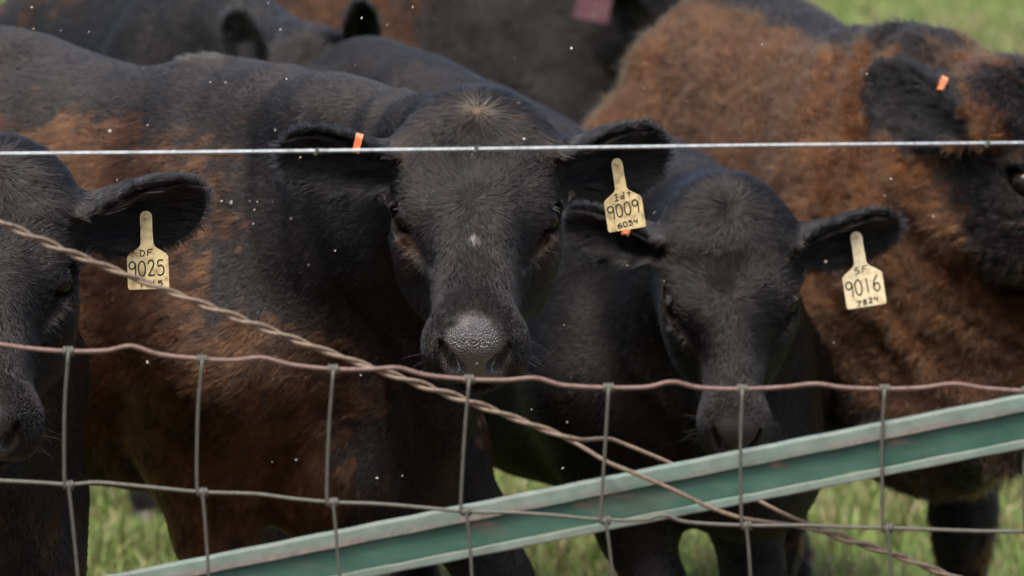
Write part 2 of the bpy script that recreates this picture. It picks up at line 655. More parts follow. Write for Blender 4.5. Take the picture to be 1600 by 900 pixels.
def coat_colour(cow, p, n):
    s, l, z = cow.coords(p)
    b = cow.brown(s, l, z, p, n)                      # bias, about -1 (black) .. 1 (brown)
    h = cow.hl(p)
    onhead = (1 - sstep(.16 * cow.hmask, .24 * cow.hmask, np.linalg.norm((h - np.array([0, .16, -.08])) / np.array([1, 1.6, 1.3]), axis=1)))
    b = b * (1 - onhead) + cow.headbrown * onhead
    sk = p + .25 * np.outer(p[:, 2], cow.f)
    streak = .75 * fbm(sk * np.array([1, 1, .4]), 18., cow.seed + 11) + .5 * fbm(p, 7., cow.seed + 71, 2)
    fine = fbm(p, 60., cow.seed + 31, 2)
    w = sstep(-.22, .22, b + .80 * streak + .55 * fine)
    t = sstep(.1, 1.0, .45 + .6 * fine + .35 * streak + .5 * (b - .5))
    c = BLACK + (SOOT - BLACK) * (.35 + .35 * fine)[:, None].clip(0, 1)
    br = RUST + (TAN - RUST) * (t * cow.tan)[:, None]
    br = br * (1 - .55 * sstep(-.05, -.5, fbm(p, 38., cow.seed + 5, 2)))[:, None]
    c = c * (1 - w[:, None]) + br * w[:, None]
    # bare wet skin of the nose
    ax = np.abs(h[:, 0])
    hy = h[:, 1] / HY
    rad = np.sqrt((ax / .058) ** 2 + ((h[:, 2] + .066) / np.where(h[:, 2] > -.066, .060, .066)) ** 2)
    nose = sstep(.368, .380, hy + .10 * ax + .004 * vnoise(p, 120., 2)) * (1 - sstep(.74, 1.0, rad + .12 * vnoise(p, 70., 6)))
    npad = BLACK * 2.5 + (np.array([.046, .039, .038]) - BLACK * 2.5) * cow.wet
    c = c * (1 - nose[:, None]) + npad * nose[:, None]
    if cow.facial:
        aa = np.stack([ax, hy, h[:, 2]], 1)
        g = np.exp(-(((aa - [.096, .205, -.085]) / [.022, .030, .035]) ** 2).sum(1)) * .4
        c = c * (1 - g[:, None]) + np.array([.050, .026, .013]) * g[:, None]
        g = np.exp(-(((aa - [.100, .062, -.03]) / [.012, .028, .03]) ** 2).sum(1)) * .6
        c = c * (1 - g[:, None]) + np.array([.050, .030, .018]) * g[:, None]
        g = np.exp(-(((aa - [0, .012, .005]) / [.009, .009, .03]) ** 2).sum(1)) * .6
        c = c * (1 - g[:, None]) + np.array([.16, .115, .075]) * g[:, None]
        g = np.exp(-(((h - [-.003, .236 * HY, -.02]) / [.006, .005, .04]) ** 2).sum(1)) * .8
        c = c * (1 - g[:, None]) + np.array([.30, .28, .26]) * g[:, None]
    pit = 1 - sstep(.7, 1.1, np.linalg.norm((np.stack([ax, hy, h[:, 2]], 1) - np.array([.110, .076, -.028])) / [.010, .021, .016], axis=1))
    c = c * (1 - .7 * pit[:, None])
    # lids
    lid = 1 - sstep(.018, .034, np.linalg.norm((np.abs(h) * [1, 0, 0] + h * [0, 1, 1] - np.array([.110, .162 * HY, -.060])), axis=1))
    c = c * (1 - .5 * lid[:, None])
    return c, nose


def attr(nt, name):
    a = nt.nodes.new("ShaderNodeAttribute")
    a.attribute_name = name
    return a


hide_mat, nt, bs = mk_mat("cow hide")
a = attr(nt, "coat_colour")
nt.links.new(a.outputs["Color"], bs.inputs["Base Color"])
an = attr(nt, "nose")
tc = nt.nodes.new("ShaderNodeTexCoord")
vo = nt.nodes.new("ShaderNodeTexVoronoi"); vo.inputs["Scale"].default_value = 320
no = nt.nodes.new("ShaderNodeTexNoise"); no.inputs["Scale"].default_value = 70; no.inputs["Detail"].default_value = 4
nt.links.new(tc.outputs["Object"], vo.inputs["Vector"])
nt.links.new(tc.outputs["Object"], no.inputs["Vector"])
mr = nt.nodes.new("ShaderNodeMapRange")
mr.inputs["From Min"].default_value = .35; mr.inputs["From Max"].default_value = .65
mr.inputs["To Min"].default_value = .10; mr.inputs["To Max"].default_value = .7
nt.links.new(no.outputs[0], mr.inputs["Value"])
mx = nt.nodes.new("ShaderNodeMix"); mx.data_type = 'FLOAT'
nt.links.new(an.outputs["Fac"], mx.inputs["Factor"])
mx.inputs["A"].default_value = .62
nt.links.new(mr.outputs[0], mx.inputs["B"])
nt.links.new(mx.outputs["Result"], bs.inputs["Roughness"])
bu = nt.nodes.new("ShaderNodeBump"); bu.inputs["Distance"].default_value = .007
mu = nt.nodes.new("ShaderNodeMath"); mu.operation = 'MULTIPLY'
nt.links.new(an.outputs["Fac"], mu.inputs[0]); mu.inputs[1].default_value = .75
nt.links.new(mu.outputs[0], bu.inputs["Strength"])
nt.links.new(vo.outputs["Distance"], bu.inputs["Height"])
nt.links.new(bu.outputs[0], bs.inputs["Normal"])
sp = nt.nodes.new("ShaderNodeMath"); sp.operation = 'MULTIPLY_ADD'
nt.links.new(an.outputs["Fac"], sp.inputs[0]); sp.inputs[1].default_value = .5; sp.inputs[2].default_value = .08
nt.links.new(sp.outputs[0], bs.inputs["Specular IOR Level"])
mu2 = nt.nodes.new("ShaderNodeMath"); mu2.operation = 'MULTIPLY'; mu2.inputs[1].default_value = .9
nt.links.new(an.outputs["Fac"], mu2.inputs[0]); nt.links.new(mu2.outputs[0], bs.inputs["Coat Weight"])
bs.inputs["Coat Roughness"].default_value = .10

hair_mat, nt, bs = mk_mat("cow hair")
a = attr(nt, "hair_colour")
hb = nt.nodes.new("ShaderNodeBsdfHairPrincipled")
hb.model = 'CHIANG'
hb.parametrization = 'COLOR'
nt.links.new(a.outputs["Color"], hb.inputs["Color"])
hb.inputs["Roughness"].default_value = .26
hb.inputs["Radial Roughness"].default_value = .45
hb.inputs["Random Roughness"].default_value = .3
hb.inputs["IOR"].default_value = 1.31
nt.nodes.remove(bs)
nt.links.new(hb.outputs[0], nt.nodes["Material Output"].inputs[0])

eye_mat, nt, bs = mk_mat("dark wet eye")
bs.inputs["Base Color"].default_value = (.006, .004, .003, 1)
bs.inputs["Roughness"].default_value = .06
bs.inputs["Specular IOR Level"].default_value = .2
hoof_mat, nt, bs = mk_mat("hoof horn")
bs.inputs["Base Color"].default_value = (.02, .017, .014, 1)
bs.inputs["Roughness"].default_value = .5


def ball(r, n=14, sq=(1, 1, 1)):
    V, F = [], []
    for i in range(n + 1):
        a = math.pi * i / n
        for j in range(2 * n):
            b = math.pi * j / n
            V.append((r * sq[0] * math.sin(a) * math.cos(b), r * sq[1] * math.sin(a) * math.sin(b), r * sq[2] * math.cos(a)))
    for i in range(n):
        for j in range(2 * n):
            F.append((i * 2 * n + j, (i + 1) * 2 * n + j, (i + 1) * 2 * n + (j + 1) % (2 * n), i * 2 * n + (j + 1) % (2 * n)))
    return np.array(V), F


def hoof_mesh():
    V, F = [], []
    prof = [(0.0, .058, 0.0), (.03, .054, -.004), (.055, .048, -.010), (.07, .04, -.012)]
    n = 14
    for z, r, dx in prof:
        for k in range(n):
            a = 2 * math.pi * k / n
            cl = 1 - .28 * math.exp(-(min(a, 2 * math.pi - a) / .22) ** 2)
            V.append((dx + r * 1.12 * cl * math.cos(a), r * .92 * math.sin(a), z))
    for i in range(len(prof) - 1):
        for k in range(n):
            F.append((i * n + k, i * n + (k + 1) % n, (i + 1) * n + (k + 1) % n, (i + 1) * n + k))
    F.append(tuple(range(n))[::-1]); F.append(tuple(3 * n + k for k in range(n)))
    me = bpy.data.meshes.new("hoof")
    me.from_pydata(V, [], F)
    me.materials.append(hoof_mat)
    me.polygons.foreach_set("use_smooth", [True] * len(me.polygons))
    return me


HOOF = hoof_mesh()


def finish(cow):
    for sx in (-1, 1):
        V, F = ball(.0222 * cow.hs, 14)
        link_mesh("eye", V + cow.H(sx * .1010, .162 * HY, -.0625), F, eye_mat, cow.root, cow.w)
    for k, pts in cow.legpts.items():
        o = bpy.data.objects.new("hoof", HOOF)
        col.objects.link(o)
        o.parent = cow.root
        q = pts[-1][0] - cow.w
        o.location = (q[0], q[1], 0.004)
        o.rotation_euler.z = math.atan2(cow.f[1], cow.f[0])


def head_dir(pitch, yaw):
    p, y = math.radians(pitch), math.radians(yaw)
    return np.array([math.sin(y) * math.cos(p), -math.cos(y) * math.cos(p), -math.sin(p)]), np.array([math.cos(y), math.sin(y), 0])


def pose_head(c, poll, pitch, yaw=0, roll=0, scale=1.0):
    n, lat = head_dir(pitch, yaw)
    lat = lat + np.array([0, 0, math.tan(math.radians(roll))])
    c.set_head(poll, poll + n, lat, scale)


cows = {}

# ---- the cow in the middle, looking straight out
A = Cow((-.51, 6.78), (.82, -.57), 1.225, 1.385, 1.0, 1.0, 3)
A.wx, A.mz = 1.08, .92
pose_head(A, P(745, 172, 6.2), 47)
A.add_ear(-1, P(434, 244, 6.24), (-.15, -1, -.36), .066)
A.add_ear(1, P(1044, 236, 6.26), (.15, -1, -.36), .066)
A.lash = (.12, .12, .125)
A.facial, A.wet = True, .95
A.tan, A.headbrown = .95, -.75
def brownA(s, l, z, p, n):
    b = -.60 + 1.15 * sstep(.36, .02, s + .35 * (z - 1.0)) * sstep(1.27, 1.14, z)
    low = sstep(1.0, .80, z) * sstep(.50, .30, s)
    b = b - .7 * sstep(.18, .36, s) * sstep(.84, .98, z)
    return np.maximum(b, -.60 + 1.2 * low - .5 * sstep(.84, .95, z) * sstep(.2, .36, s)) - .6 * sstep(.56, .42, z)
A.brown = brownA
A.legs = dict(fr=(.05, 0.02), fl=(.37, .06))
A.brz, A.folds = -.07, .003

# ---- the black cow whose head hangs low, right of the middle
C = Cow((.23, 7.16), (.55, -.83), 1.065, 1.285, .95, .98, 5)
pose_head(C, P(1141, 318, 6.6), 62, 2, 0, .93)
C.add_ear(-1, P(880, 345, 6.72), (-.25, -1, -.3))
C.add_ear(1, P(1408, 350, 6.66), (.2, -1, -.55))
C.nlift = -.03
C.lash = (.09, .095, .10)
C.wet, C.mz = .2, .80
C.tan, C.headbrown = .3, -.9
C.brown = lambda s, l, z, p, n: -.9 + .5 * sstep(.2, -.4, s) * sstep(1.15, 1.0, z)
C.legs = dict(fl=(.10, .0), fr=(.12, .07))

# ---- the brown cow on the right
D = Cow((.72, 7.42), (.31, -.95), 1.245, 1.385, .97, .84, 8)
pose_head(D, P(1606, 118, 7.02), 44, 42, 0, 1.12)
D.add_ear(-1, P(1368, 130, 7.22), (-.1, -1, -.15), .062)
D.add_ear(1, P(1800, 90, 7.3), (.6, -.8, 0), .062)
D.hmask = .72
D.tan, D.headbrown = .85, -.55
def brownD(s, l, z, p, n):
    b = .75 - 1.6 * sstep(.115, .055, np.abs(l - .01) + .03 * vnoise(p, 9., 3)) * sstep(1.08, 1.2, z) * sstep(.4, .1, s)
    b = b - .9 * sstep(.72, .58, z)
    return b
D.brown = brownD
D.folds, D.nlift, D.brz, D.hook = .045, -.04, -.05, .03
D.legs = dict(fr=(-.16, -.04))

# ---- the black cow at the left edge
Fc = Cow((-1.09, 6.33), (.78, -.62), 1.20, 1.27, .98, .95, 12)
pose_head(Fc, P(-10, 255, 5.80), 50, 2)
Fc.add_ear(1, P(324, 312, 5.9), (.1, -1, -.50), .066)
Fc.add_ear(-1, P(-320, 300, 5.9), (-.1, -1, -.2))
Fc.tan, Fc.headbrown = .3, -.85
Fc.brown = lambda s, l, z, p, n: -.8 + 0 * s + .7 * sstep(.75, .6, z)
Fc.legs = dict(fl=(.32, -.06), fr=(.25, .08))
Fc.brz = -.12
Fc.wet = .4

# ---- the black cow behind, only poll, ears and shoulder in view
E = Cow((-.78, 9.42), (.45, -.89), 1.33, 1.36, 1.0, 1.0, 15)
pose_head(E, P(487, 66, 8.75), 50)
E.add_ear(-1, P(360, 16, 8.78), (-.5, -1, 0), .052)
E.add_ear(1, P(562, 0, 8.70), (.6, -.8, 0), .050)
E.lash = None
E.tan, E.headbrown = .3, -.9
E.brown = lambda s, l, z, p, n: -.85 + .8 * sstep(-.2, -.5, s)

# ---- the brown cow standing broadside at the back
Gc = Cow((.03, 11.5), (1.0, -.05), 1.36, 1.38, 1.0, 1.05, 19)
pose_head(Gc, P(1010, -45, 11.25), 40, 70)
Gc.add_ear(-1, P(915, -30, 11.05), (-.4, -1, -.2))
Gc.add_ear(1, P(1070, -70, 11.5), (.6, .5, 0))
Gc.lash = None
Gc.tan, Gc.headbrown = .5, -.7
Gc.brown = lambda s, l, z, p, n: .35 - 1.3 * sstep(-.35, -.12, s)

T0 = time.time()
for key, c, nm, fine, coarse in (("A", A, "black_cow", .0047, .0145), ("C", C, "black_cow", .0054, .0165), ("D", D, "brown_cow", .0060, .016),
                                 ("F", Fc, "black_cow", .0054, .019), ("E", E, "black_cow", .009, .02), ("G", Gc, "brown_cow", .010, .022)):
    c.build(nm, fine, coarse, hide_mat, coat_colour)
    finish(c)
    cows[key] = c
    print("cow", key, len(c.V), round(time.time() - T0, 1))


# ------------------------------------------------------------------ hair
def noisevec(p, scale, seed):
    return np.stack([vnoise(p, scale, seed), vnoise(p, scale, seed + 101), vnoise(p, scale, seed + 202)], 1)


def hair_object(name, pts, rad, colr, parent, origin):
    n, k = pts.shape[:2]
    hc = bpy.data.hair_curves.new(name)
    hc.add_curves([k] * n)
    hc.attributes["position"].data.foreach_set("vector", (pts - origin).astype(np.float32).ravel())
    at = hc.attributes.get("radius") or hc.attributes.new("radius", 'FLOAT', 'POINT')
    at.data.foreach_set("value", rad.astype(np.float32).ravel())
    at = hc.attributes.new("hair_colour", 'FLOAT_COLOR', 'POINT')
    cc = np.repeat(colr, k, axis=0)
    at.data.foreach_set("color", np.concatenate([cc, np.ones((n * k, 1))], 1).astype(np.float32).ravel())
    hc.materials.append(hair_mat)
    o = bpy.data.objects.new(name, hc)
    col.objects.link(o)
    o.parent = parent
    return o


def grow(cow, density, length, thick=1.0, wool=0.0, headmul=1.6):
    V, Q, N = cow.V, cow.Q, cow.N
    q = V[Q]
    fn = np.cross(q[:, 2] - q[:, 0], q[:, 3] - q[:, 1]) * .5
    area = np.linalg.norm(fn, axis=1)
    fn = fn / (area[:, None] + 1e-12)
    cen = q.mean(1)
    px, py = pix(cen)
    view = nrm(np.array([0, 0, CAM_H]) - cen)
    vis = ((fn * view).sum(1) > -.30) & (px > -220) & (px < 1820) & (py > -160) & (py < 1010)
    h = cow.hl(cen)
    hd = np.linalg.norm((h - np.array([0, .16, -.08])) / np.array([1, 1.6, 1.3]), axis=1)
    w = area * vis * (1 + (headmul - 1) * (1 - sstep(.2, .3, hd)))
    tot = w.sum() * density
    n = int(tot)
    fi = rng.choice(len(Q), n, p=w / w.sum())
    u, v = rng.random((2, n, 1))
    c4 = Q[fi]
    W4 = [(1 - u) * (1 - v), u * (1 - v), u * v, (1 - u) * v]
    p = sum(V[c4[:, i]] * W4[i] for i in range(4))
    nn = nrm(sum(N[c4[:, i]] * W4[i] for i in range(4)))
    colr, nose = coat_colour(cow, p, nn)
    h = cow.hl(p)
    hd = np.linalg.norm((h - np.array([0, .16, -.08])) / np.array([1, 1.6, 1.3]), axis=1)
    on = 1 - sstep(.17, .23, hd)
    s_, l_, z_ = cow.coords(p)
    # flow over the body: back and down; legs: down
    legw = sstep(.75, .5, z_)
    flow = -cow.f[None] * (1 - .8 * legw)[:, None] + np.array([0, 0, -1.])[None] * (.45 + .8 * legw + .35 * sstep(1.2, .9, z_))[:, None]
    # flow over the face: a whorl between the eyes, another on the poll
    hy = h[:, 1] / HY
    w1 = np.stack([h[:, 0] + .006, hy - .168, 0 * hy], 1)
    w2 = np.stack([h[:, 0], hy - .012, 0 * hy], 1)
    up = sstep(.10, .085, hy + .02 * np.abs(vnoise(p, 60., 4)))
    vec = nrm(w1) * (1 - up)[:, None] + nrm(w2) * up[:, None]
    side = sstep(-.075, -.125, h[:, 2])
    vec = vec * (1 - side)[:, None] + np.array([0, -.35, -.8]) * side[:, None]
    hv = vec[:, :1] * cow.hx + vec[:, 1:2] * cow.hy + vec[:, 2:3] * cow.hz
    t = flow * (1 - on)[:, None] + hv * on[:, None]
    L = np.full(n, length)
    fl = .009 + .007 * sstep(.33, .15, hy) + .007 * sstep(.085, .01, hy) * sstep(.10, .02, np.abs(h[:, 0])) + .012 * side * sstep(.36, .2, hy)
    L = L * (1 - on) + fl * cow.hs * on
    brw = sstep(.012, .035, colr[:, 0])                # rusty hair is the longer, curlier winter coat
    L = L * (1 + .5 * brw * (1 - on))
    rise = (.08 + .14 * brw + .35 * wool) * (1 - on) + (.11 + .15 * sstep(.06, 0., hy)) * on
    wild = (.09 + .28 * brw + .8 * wool) * (1 - on) + .10 * on
    if hasattr(cow, 'tuft'):
        dd = np.exp(-(((s_ - cow.tuft[0]) / .07) ** 2 + ((l_ - cow.tuft[1]) / .03) ** 2)) * (z_ > 1.15) * (.4 + .6 * rng.random(n))
        L = L + .025 * dd; rise = rise + .6 * dd; wild = wild + .6 * dd
        dc = dd * (rng.random(n) < .5)
        colr = colr * (1 - .8 * dc[:, None]) + np.array([.075, .052, .033]) * .8 * dc[:, None]
    earm = np.zeros(n, bool)
    for Ed in cow.ears:
        uu, vv, ww = cow.ear_uvw(p, Ed)
        tt = uu / Ed['L']
        hw = Ed['W'] * np.interp(tt, cow.EU, cow.EF)
        m = (tt > .08) & (tt < 1.08) & (np.abs(vv) < hw * 1.2) & (np.abs(ww) < .06)
        inner = m & ((nn @ Ed['n']) > .1)
        edge = m & (np.abs(vv) > .72 * hw)
        t[m] = Ed['e'] + .35 * np.sign(vv[m])[:, None] * Ed['v']
        L[m] = .012; rise[m] = .25; wild[m] = .3
        t[inner] = Ed['e'] * 1.0 + (.25 + .9 * vv[inner] / hw[inner])[:, None] * Ed['v'] * .8
        L[inner] = .020 + .026 * sstep(.75, .2, tt[inner]); rise[inner] = .5; wild[inner] = .5
        t[edge] = Ed['e'] * .8 + np.sign(vv[edge])[:, None] * Ed['v'] * .8
        L[edge] = .016; rise[edge] = .1
        colr[m] = BLACK * (.5 + .4 * rng.random((m.sum(), 1))) + np.array([.018, .016, .016]) * (rng.random((m.sum(), 1)) < .22)
    for Ed in cow.ears:
        uu, vv, ww = cow.ear_uvw(p, Ed)
        earm |= (uu > .0) & (uu < 1.1 * Ed['L']) & (np.abs(vv) < 1.3 * Ed['W']) & (np.abs(ww) < .07)
    t = nrm(t)
    t = t + wild[:, None] * (noisevec(p, 55. if wool else 40., cow.seed) + .45 * rng.normal(size=(n, 3)) * .7)
    t = t - nn * (t * nn).sum(1, keepdims=True)
    t = nrm(t)
    # locks: tips lean to the middle of their lock
    cs = .009 + .010 * wool
    jp = p + .6 * cs * noisevec(p, 1 / (cs * 1.7), 77)
    cell = np.floor(jp / cs)
    ci = cell.astype(np.int64)
    ctr = (cell + np.stack([hash3(ci[:, 0], ci[:, 1], ci[:, 2], 900 + k) for k in range(3)], 1)) * cs - (jp - p)
    pull = ctr - p
    pull = pull - nn * (pull * nn).sum(1, keepdims=True)
    pull[earm] *= .3
    lk = hash3(ci[:, 0], ci[:, 1], ci[:, 2], 333)
    lk[earm] = .5
    L = L * (.65 + .7 * rng.random(n)) * (1 - .97 * nose) * (1 + (lk - .5) * (.4 + .7 * wool))
    muz = sstep(.33, .37, hy) * on
    L = L * (1 - .62 * muz)
    rise = rise * (1 - .5 * muz)
    eyed = np.linalg.norm(np.abs(h) * [1, 0, 0] + h * [0, 1, 1] - np.array([.110, .162 * HY, -.060]), axis=1)
    L = L * (.12 + .88 * sstep(.024, .044, eyed))
    pit = np.linalg.norm((np.abs(h) * [1, 0, 0] + h * [0, 1, 1] - np.array([.110, .076 * HY, -.028])) / [1, 2.2, 1.5], axis=1)
    keep = (L > .0015) & (eyed > .019) & (pit > .012)
    k = 5 if wool > .3 else 4
    ss = np.linspace(0, 1, k)
    curl = rng.normal(size=(n, 3)) * (.06 + .22 * wool)
    pts = np.empty((n, k, 3))
    for i, s in enumerate(ss):
        pts[:, i] = p + nn * (-.0006 + .0016 * s) + (L * s)[:, None] * t + nn * (L * rise * (s - .55 * s * s))[:, None] + pull * ((.30 + .25 * np.clip(brw + wool, 0, 1) + .2 * wool) * np.clip(L / .014, .1, 1.2))[:, None] * s * s \
            + (L * math.sin(s * 5.0))[:, None] * curl * s
    colr = colr * (.72 + .56 * rng.random((n, 1))) * (1 + (lk - .5) * (.40 + .45 * np.clip(brw + wool, 0, 1) + .5 * wool) * (1 - .8 * sstep(.22, .34, hy) * on))[:, None]
    rad = np.repeat((thick * .00055 * np.array([1, .9, .7, .45, .2])[[0, 1, 2, 4] if k == 4 else slice(None)])[None], n, 0)
    if cow.lash is not None:
        q, dv = [], []
        for sx in (-1, 1):
            for t_ in np.linspace(0, 1, 42):
                q.append(cow.H(sx * (.094 + .017 * t_ + .002 * rng.normal()), (.134 + .024 * t_ + .002 * rng.normal()) * HY, -.041 + .002 * rng.normal()))
                e = cow.hx * sx * (.75 + .25 * rng.normal()) + cow.hy * (.45 + .3 * rng.normal()) + cow.hz * (.55 + .2 * rng.normal())
                dv.append(unit(e) * (.013 + .010 * rng.random()))
        q, dv = np.array(q), np.array(dv)
        lp = np.stack([q, q + dv * .4, q + dv * .75 - cow.hz * .0015, q + dv - cow.hz * .004], 1)
        hair_object("eyelashes", lp, np.repeat([[.0005, .00045, .0003, .00012]], len(lp), 0), np.repeat([cow.lash], len(lp), 0) * (.6 + .8 * rng.random((len(lp), 1))), cow.root, cow.w)
        q, dv = [], []                                   # whiskers round the muzzle
        for k_ in range(22):
            sx = rng.choice((-1, 1))
            q.append(cow.H(sx * (.055 + .02 * rng.random()) * cow.mz, (.35 + .04 * rng.random()) * HY, -.09 - .06 * rng.random()))
            dv.append(unit(cow.hx * sx + cow.hy * (.3 + .4 * rng.normal()) - cow.hz * (.2 + .3 * rng.random())) * (.025 + .03 * rng.random()))
        q, dv = np.array(q), np.array(dv)
        lp = np.stack([q, q + dv * .4, q + dv * .75 - [0, 0, .001], q + dv - [0, 0, .004]], 1)
        hair_object("whiskers", lp, np.repeat([[.0003, .00027, .0002, .0001]], len(lp), 0), np.repeat([[.022, .020, .019]], len(lp), 0), cow.root, cow.w)
    hair_object("coat", pts[keep], rad[keep], colr[keep], cow.root, cow.w)
    print("hair", int(keep.sum()))


A.tuft = (-.02, -.01)
HAIR = dict(A=(170000, .012, 1.0, .0), C=(130000, .012, 1.1, 0.), D=(150000, .019, 1.15, .7), F=(120000, .012, 1.0, 0.), E=(40000, .018, 2.2, .2), G=(30000, .018, 2.6, .3))
for key, c in cows.items():
    d_, l_, th_, wo_ = HAIR[key]
    grow(c, d_, l_, th_, wo_)


# ------------------------------------------------------------------ names and labels of the cattle
LAB = dict(
    A="black cow with rusty flanks staring straight ahead, yellow ear tag 9009",
    C="all black cow hanging its head low, yellow ear tag 9016",
    D="woolly reddish brown cow on the right with a black stripe down its back",
    F="black cow at the left edge with yellow ear tag 9025",
    E="black cow behind the others showing only its pricked ears, poll and shoulder",
    G="dark brown cow standing broadside at the very back with a maroon ear tag")
for key, c in cows.items():
    tag(c.root, LAB[key], "cow", "cattle crowding behind the wire fence")


# ------------------------------------------------------------------ ear tags
def simple_mat(name, rgb, rough=.5, spec=.5, noise=None, metal=0.):
    """noise: (scale, second colour, contrast lo, hi)"""
    m, nt, bs = mk_mat(name)
    bs.inputs["Base Color"].default_value = (*rgb, 1)
    bs.inputs["Roughness"].default_value = rough
    bs.inputs["Specular IOR Level"].default_value = spec
    bs.inputs["Metallic"].default_value = metal
    if noise:
        tc = nt.nodes.new("ShaderNodeTexCoord")
        n = nt.nodes.new("ShaderNodeTexNoise")
        n.inputs["Scale"].default_value = noise[0]
        n.inputs["Detail"].default_value = 6
        nt.links.new(tc.outputs["Object"], n.inputs["Vector"])
        r = nt.nodes.new("ShaderNodeValToRGB")
        r.color_ramp.elements[0].position = noise[2]; r.color_ramp.elements[1].position = noise[3]
        r.color_ramp.elements[0].color = (*rgb, 1); r.color_ramp.elements[1].color = (*noise[1], 1)
        nt.links.new(n.outputs[0], r.inputs[0])
        nt.links.new(r.outputs[0], bs.inputs["Base Color"])
        b = nt.nodes.new("ShaderNodeBump"); b.inputs["Strength"].default_value = .25; b.inputs["Distance"].default_value = .002
        nt.links.new(n.outputs[0], b.inputs["Height"])
        nt.links.new(b.outputs[0], bs.inputs["Normal"])
    return m


tag_mat = simple_mat("yellow tag plastic", (.54, .43, .22), .42, .4, (75, (.22, .15, .065), .44, .72))
tag_pale = simple_mat("pale yellow tag plastic", (.61, .52, .33), .42, .4, (120, (.36, .27, .14), .48, .80))
maroon_mat = simple_mat("maroon tag plastic", (.075, .020, .036), .5, .4, (60, (.11, .060, .055), .4, .7))
ink_mat = simple_mat("black marker ink", (.012, .011, .012), .5, .3)
stud_mat = simple_mat("tag stud", (.45, .38, .20), .4, .4)
orange_mat = simple_mat("orange clip plastic", (.52, .12, .04), .42, .4, (90, (.58, .30, .15), .45, .65))

GLYPH = {   # strokes in a 1 x 1.6 cell, y up
    '9': [[(.85, 1.25), (.6, 1.5), (.25, 1.45), (.08, 1.15), (.25, .85), (.6, .85), (.82, 1.1), (.85, 1.35)], [(.85, 1.35), (.86, .7), (.80, .02)]],
    '0': [[(.5, 1.55), (.18, 1.3), (.08, .8), (.18, .28), (.5, .05), (.8, .3), (.9, .8), (.8, 1.3), (.5, 1.55)]],
    '1': [[(.45, 1.5), (.52, .05)]],
    '2': [[(.12, 1.2), (.3, 1.5), (.65, 1.5), (.8, 1.2), (.6, .75), (.12, .08)], [(.12, .08), (.9, .12)]],
    '4': [[(.25, 1.5), (.12, .85), (.85, .9)], [(.8, 1.5), (.68, .02)]],
    '5': [[(.85, 1.5), (.25, 1.45), (.2, .95), (.6, 1.0), (.88, .65), (.75, .2), (.4, .05), (.1, .15)]],
    '6': [[(.75, 1.55), (.35, 1.15), (.12, .6), (.25, .15), (.6, .05), (.88, .35), (.75, .75), (.4, .75), (.16, .5)]],
    '7': [[(.1, 1.4), (.9, 1.45), (.55, .8), (.35, .02)]],
    '8': [[(.5, .85), (.2, 1.15), (.5, 1.5), (.8, 1.2), (.5, .85), (.15, .4), (.5, .05), (.85, .4), (.5, .85)]],
    'D': [[(.2, 1.45), (.15, .1)], [(.15, 1.4), (.7, 1.2), (.85, .7), (.6, .2), (.15, .1)]],
    'F': [[(.2, 1.4), (.12, .05)], [(.2, 1.4), (.95, 1.5)], [(.15, .8), (.7, .85)]],
    'S': [[(.85, 1.4), (.35, 1.45), (.2, 1.1), (.7, .75), (.7, .3), (.15, .1)]],
    'I': [[(.5, 1.4), (.45, .1)], [(.2, 1.35), (.85, 1.45)], [(.1, .1), (.85, .15)]],
    'd': [[(.7, .55), (.35, .7), (.12, .4), (.35, .08), (.7, .4)], [(.75, 1.5), (.7, .05)]],
    't': [[(.5, 1.3), (.5, .1)], [(.15, .9), (.9, .95)]],
    'L': [[(.25, 1.4), (.2, .1)], [(.2, .1), (.8, .12)]],
}


def ribbon(path, w, z):
    path = np.asarray(path, float)
    t = nrm(np.gradient(path, axis=0))
    nn = np.stack([-t[:, 1], t[:, 0]], 1)
    a, b = path + nn * w / 2, path - nn * w / 2
    m = len(path)
    V = [(x, y, z + .0004) for x, y in a] + [(x, y, z + .0004) for x, y in b] + [(x, y, z) for x, y in a] + [(x, y, z) for x, y in b]
    F = []
    for i in range(m - 1):
        F += [(i, m + i, m + i + 1, i + 1), (i, i + 1, 2 * m + i + 1, 2 * m + i), (m + i + 1, m + i, 3 * m + i, 3 * m + i + 1)]
    return V, F


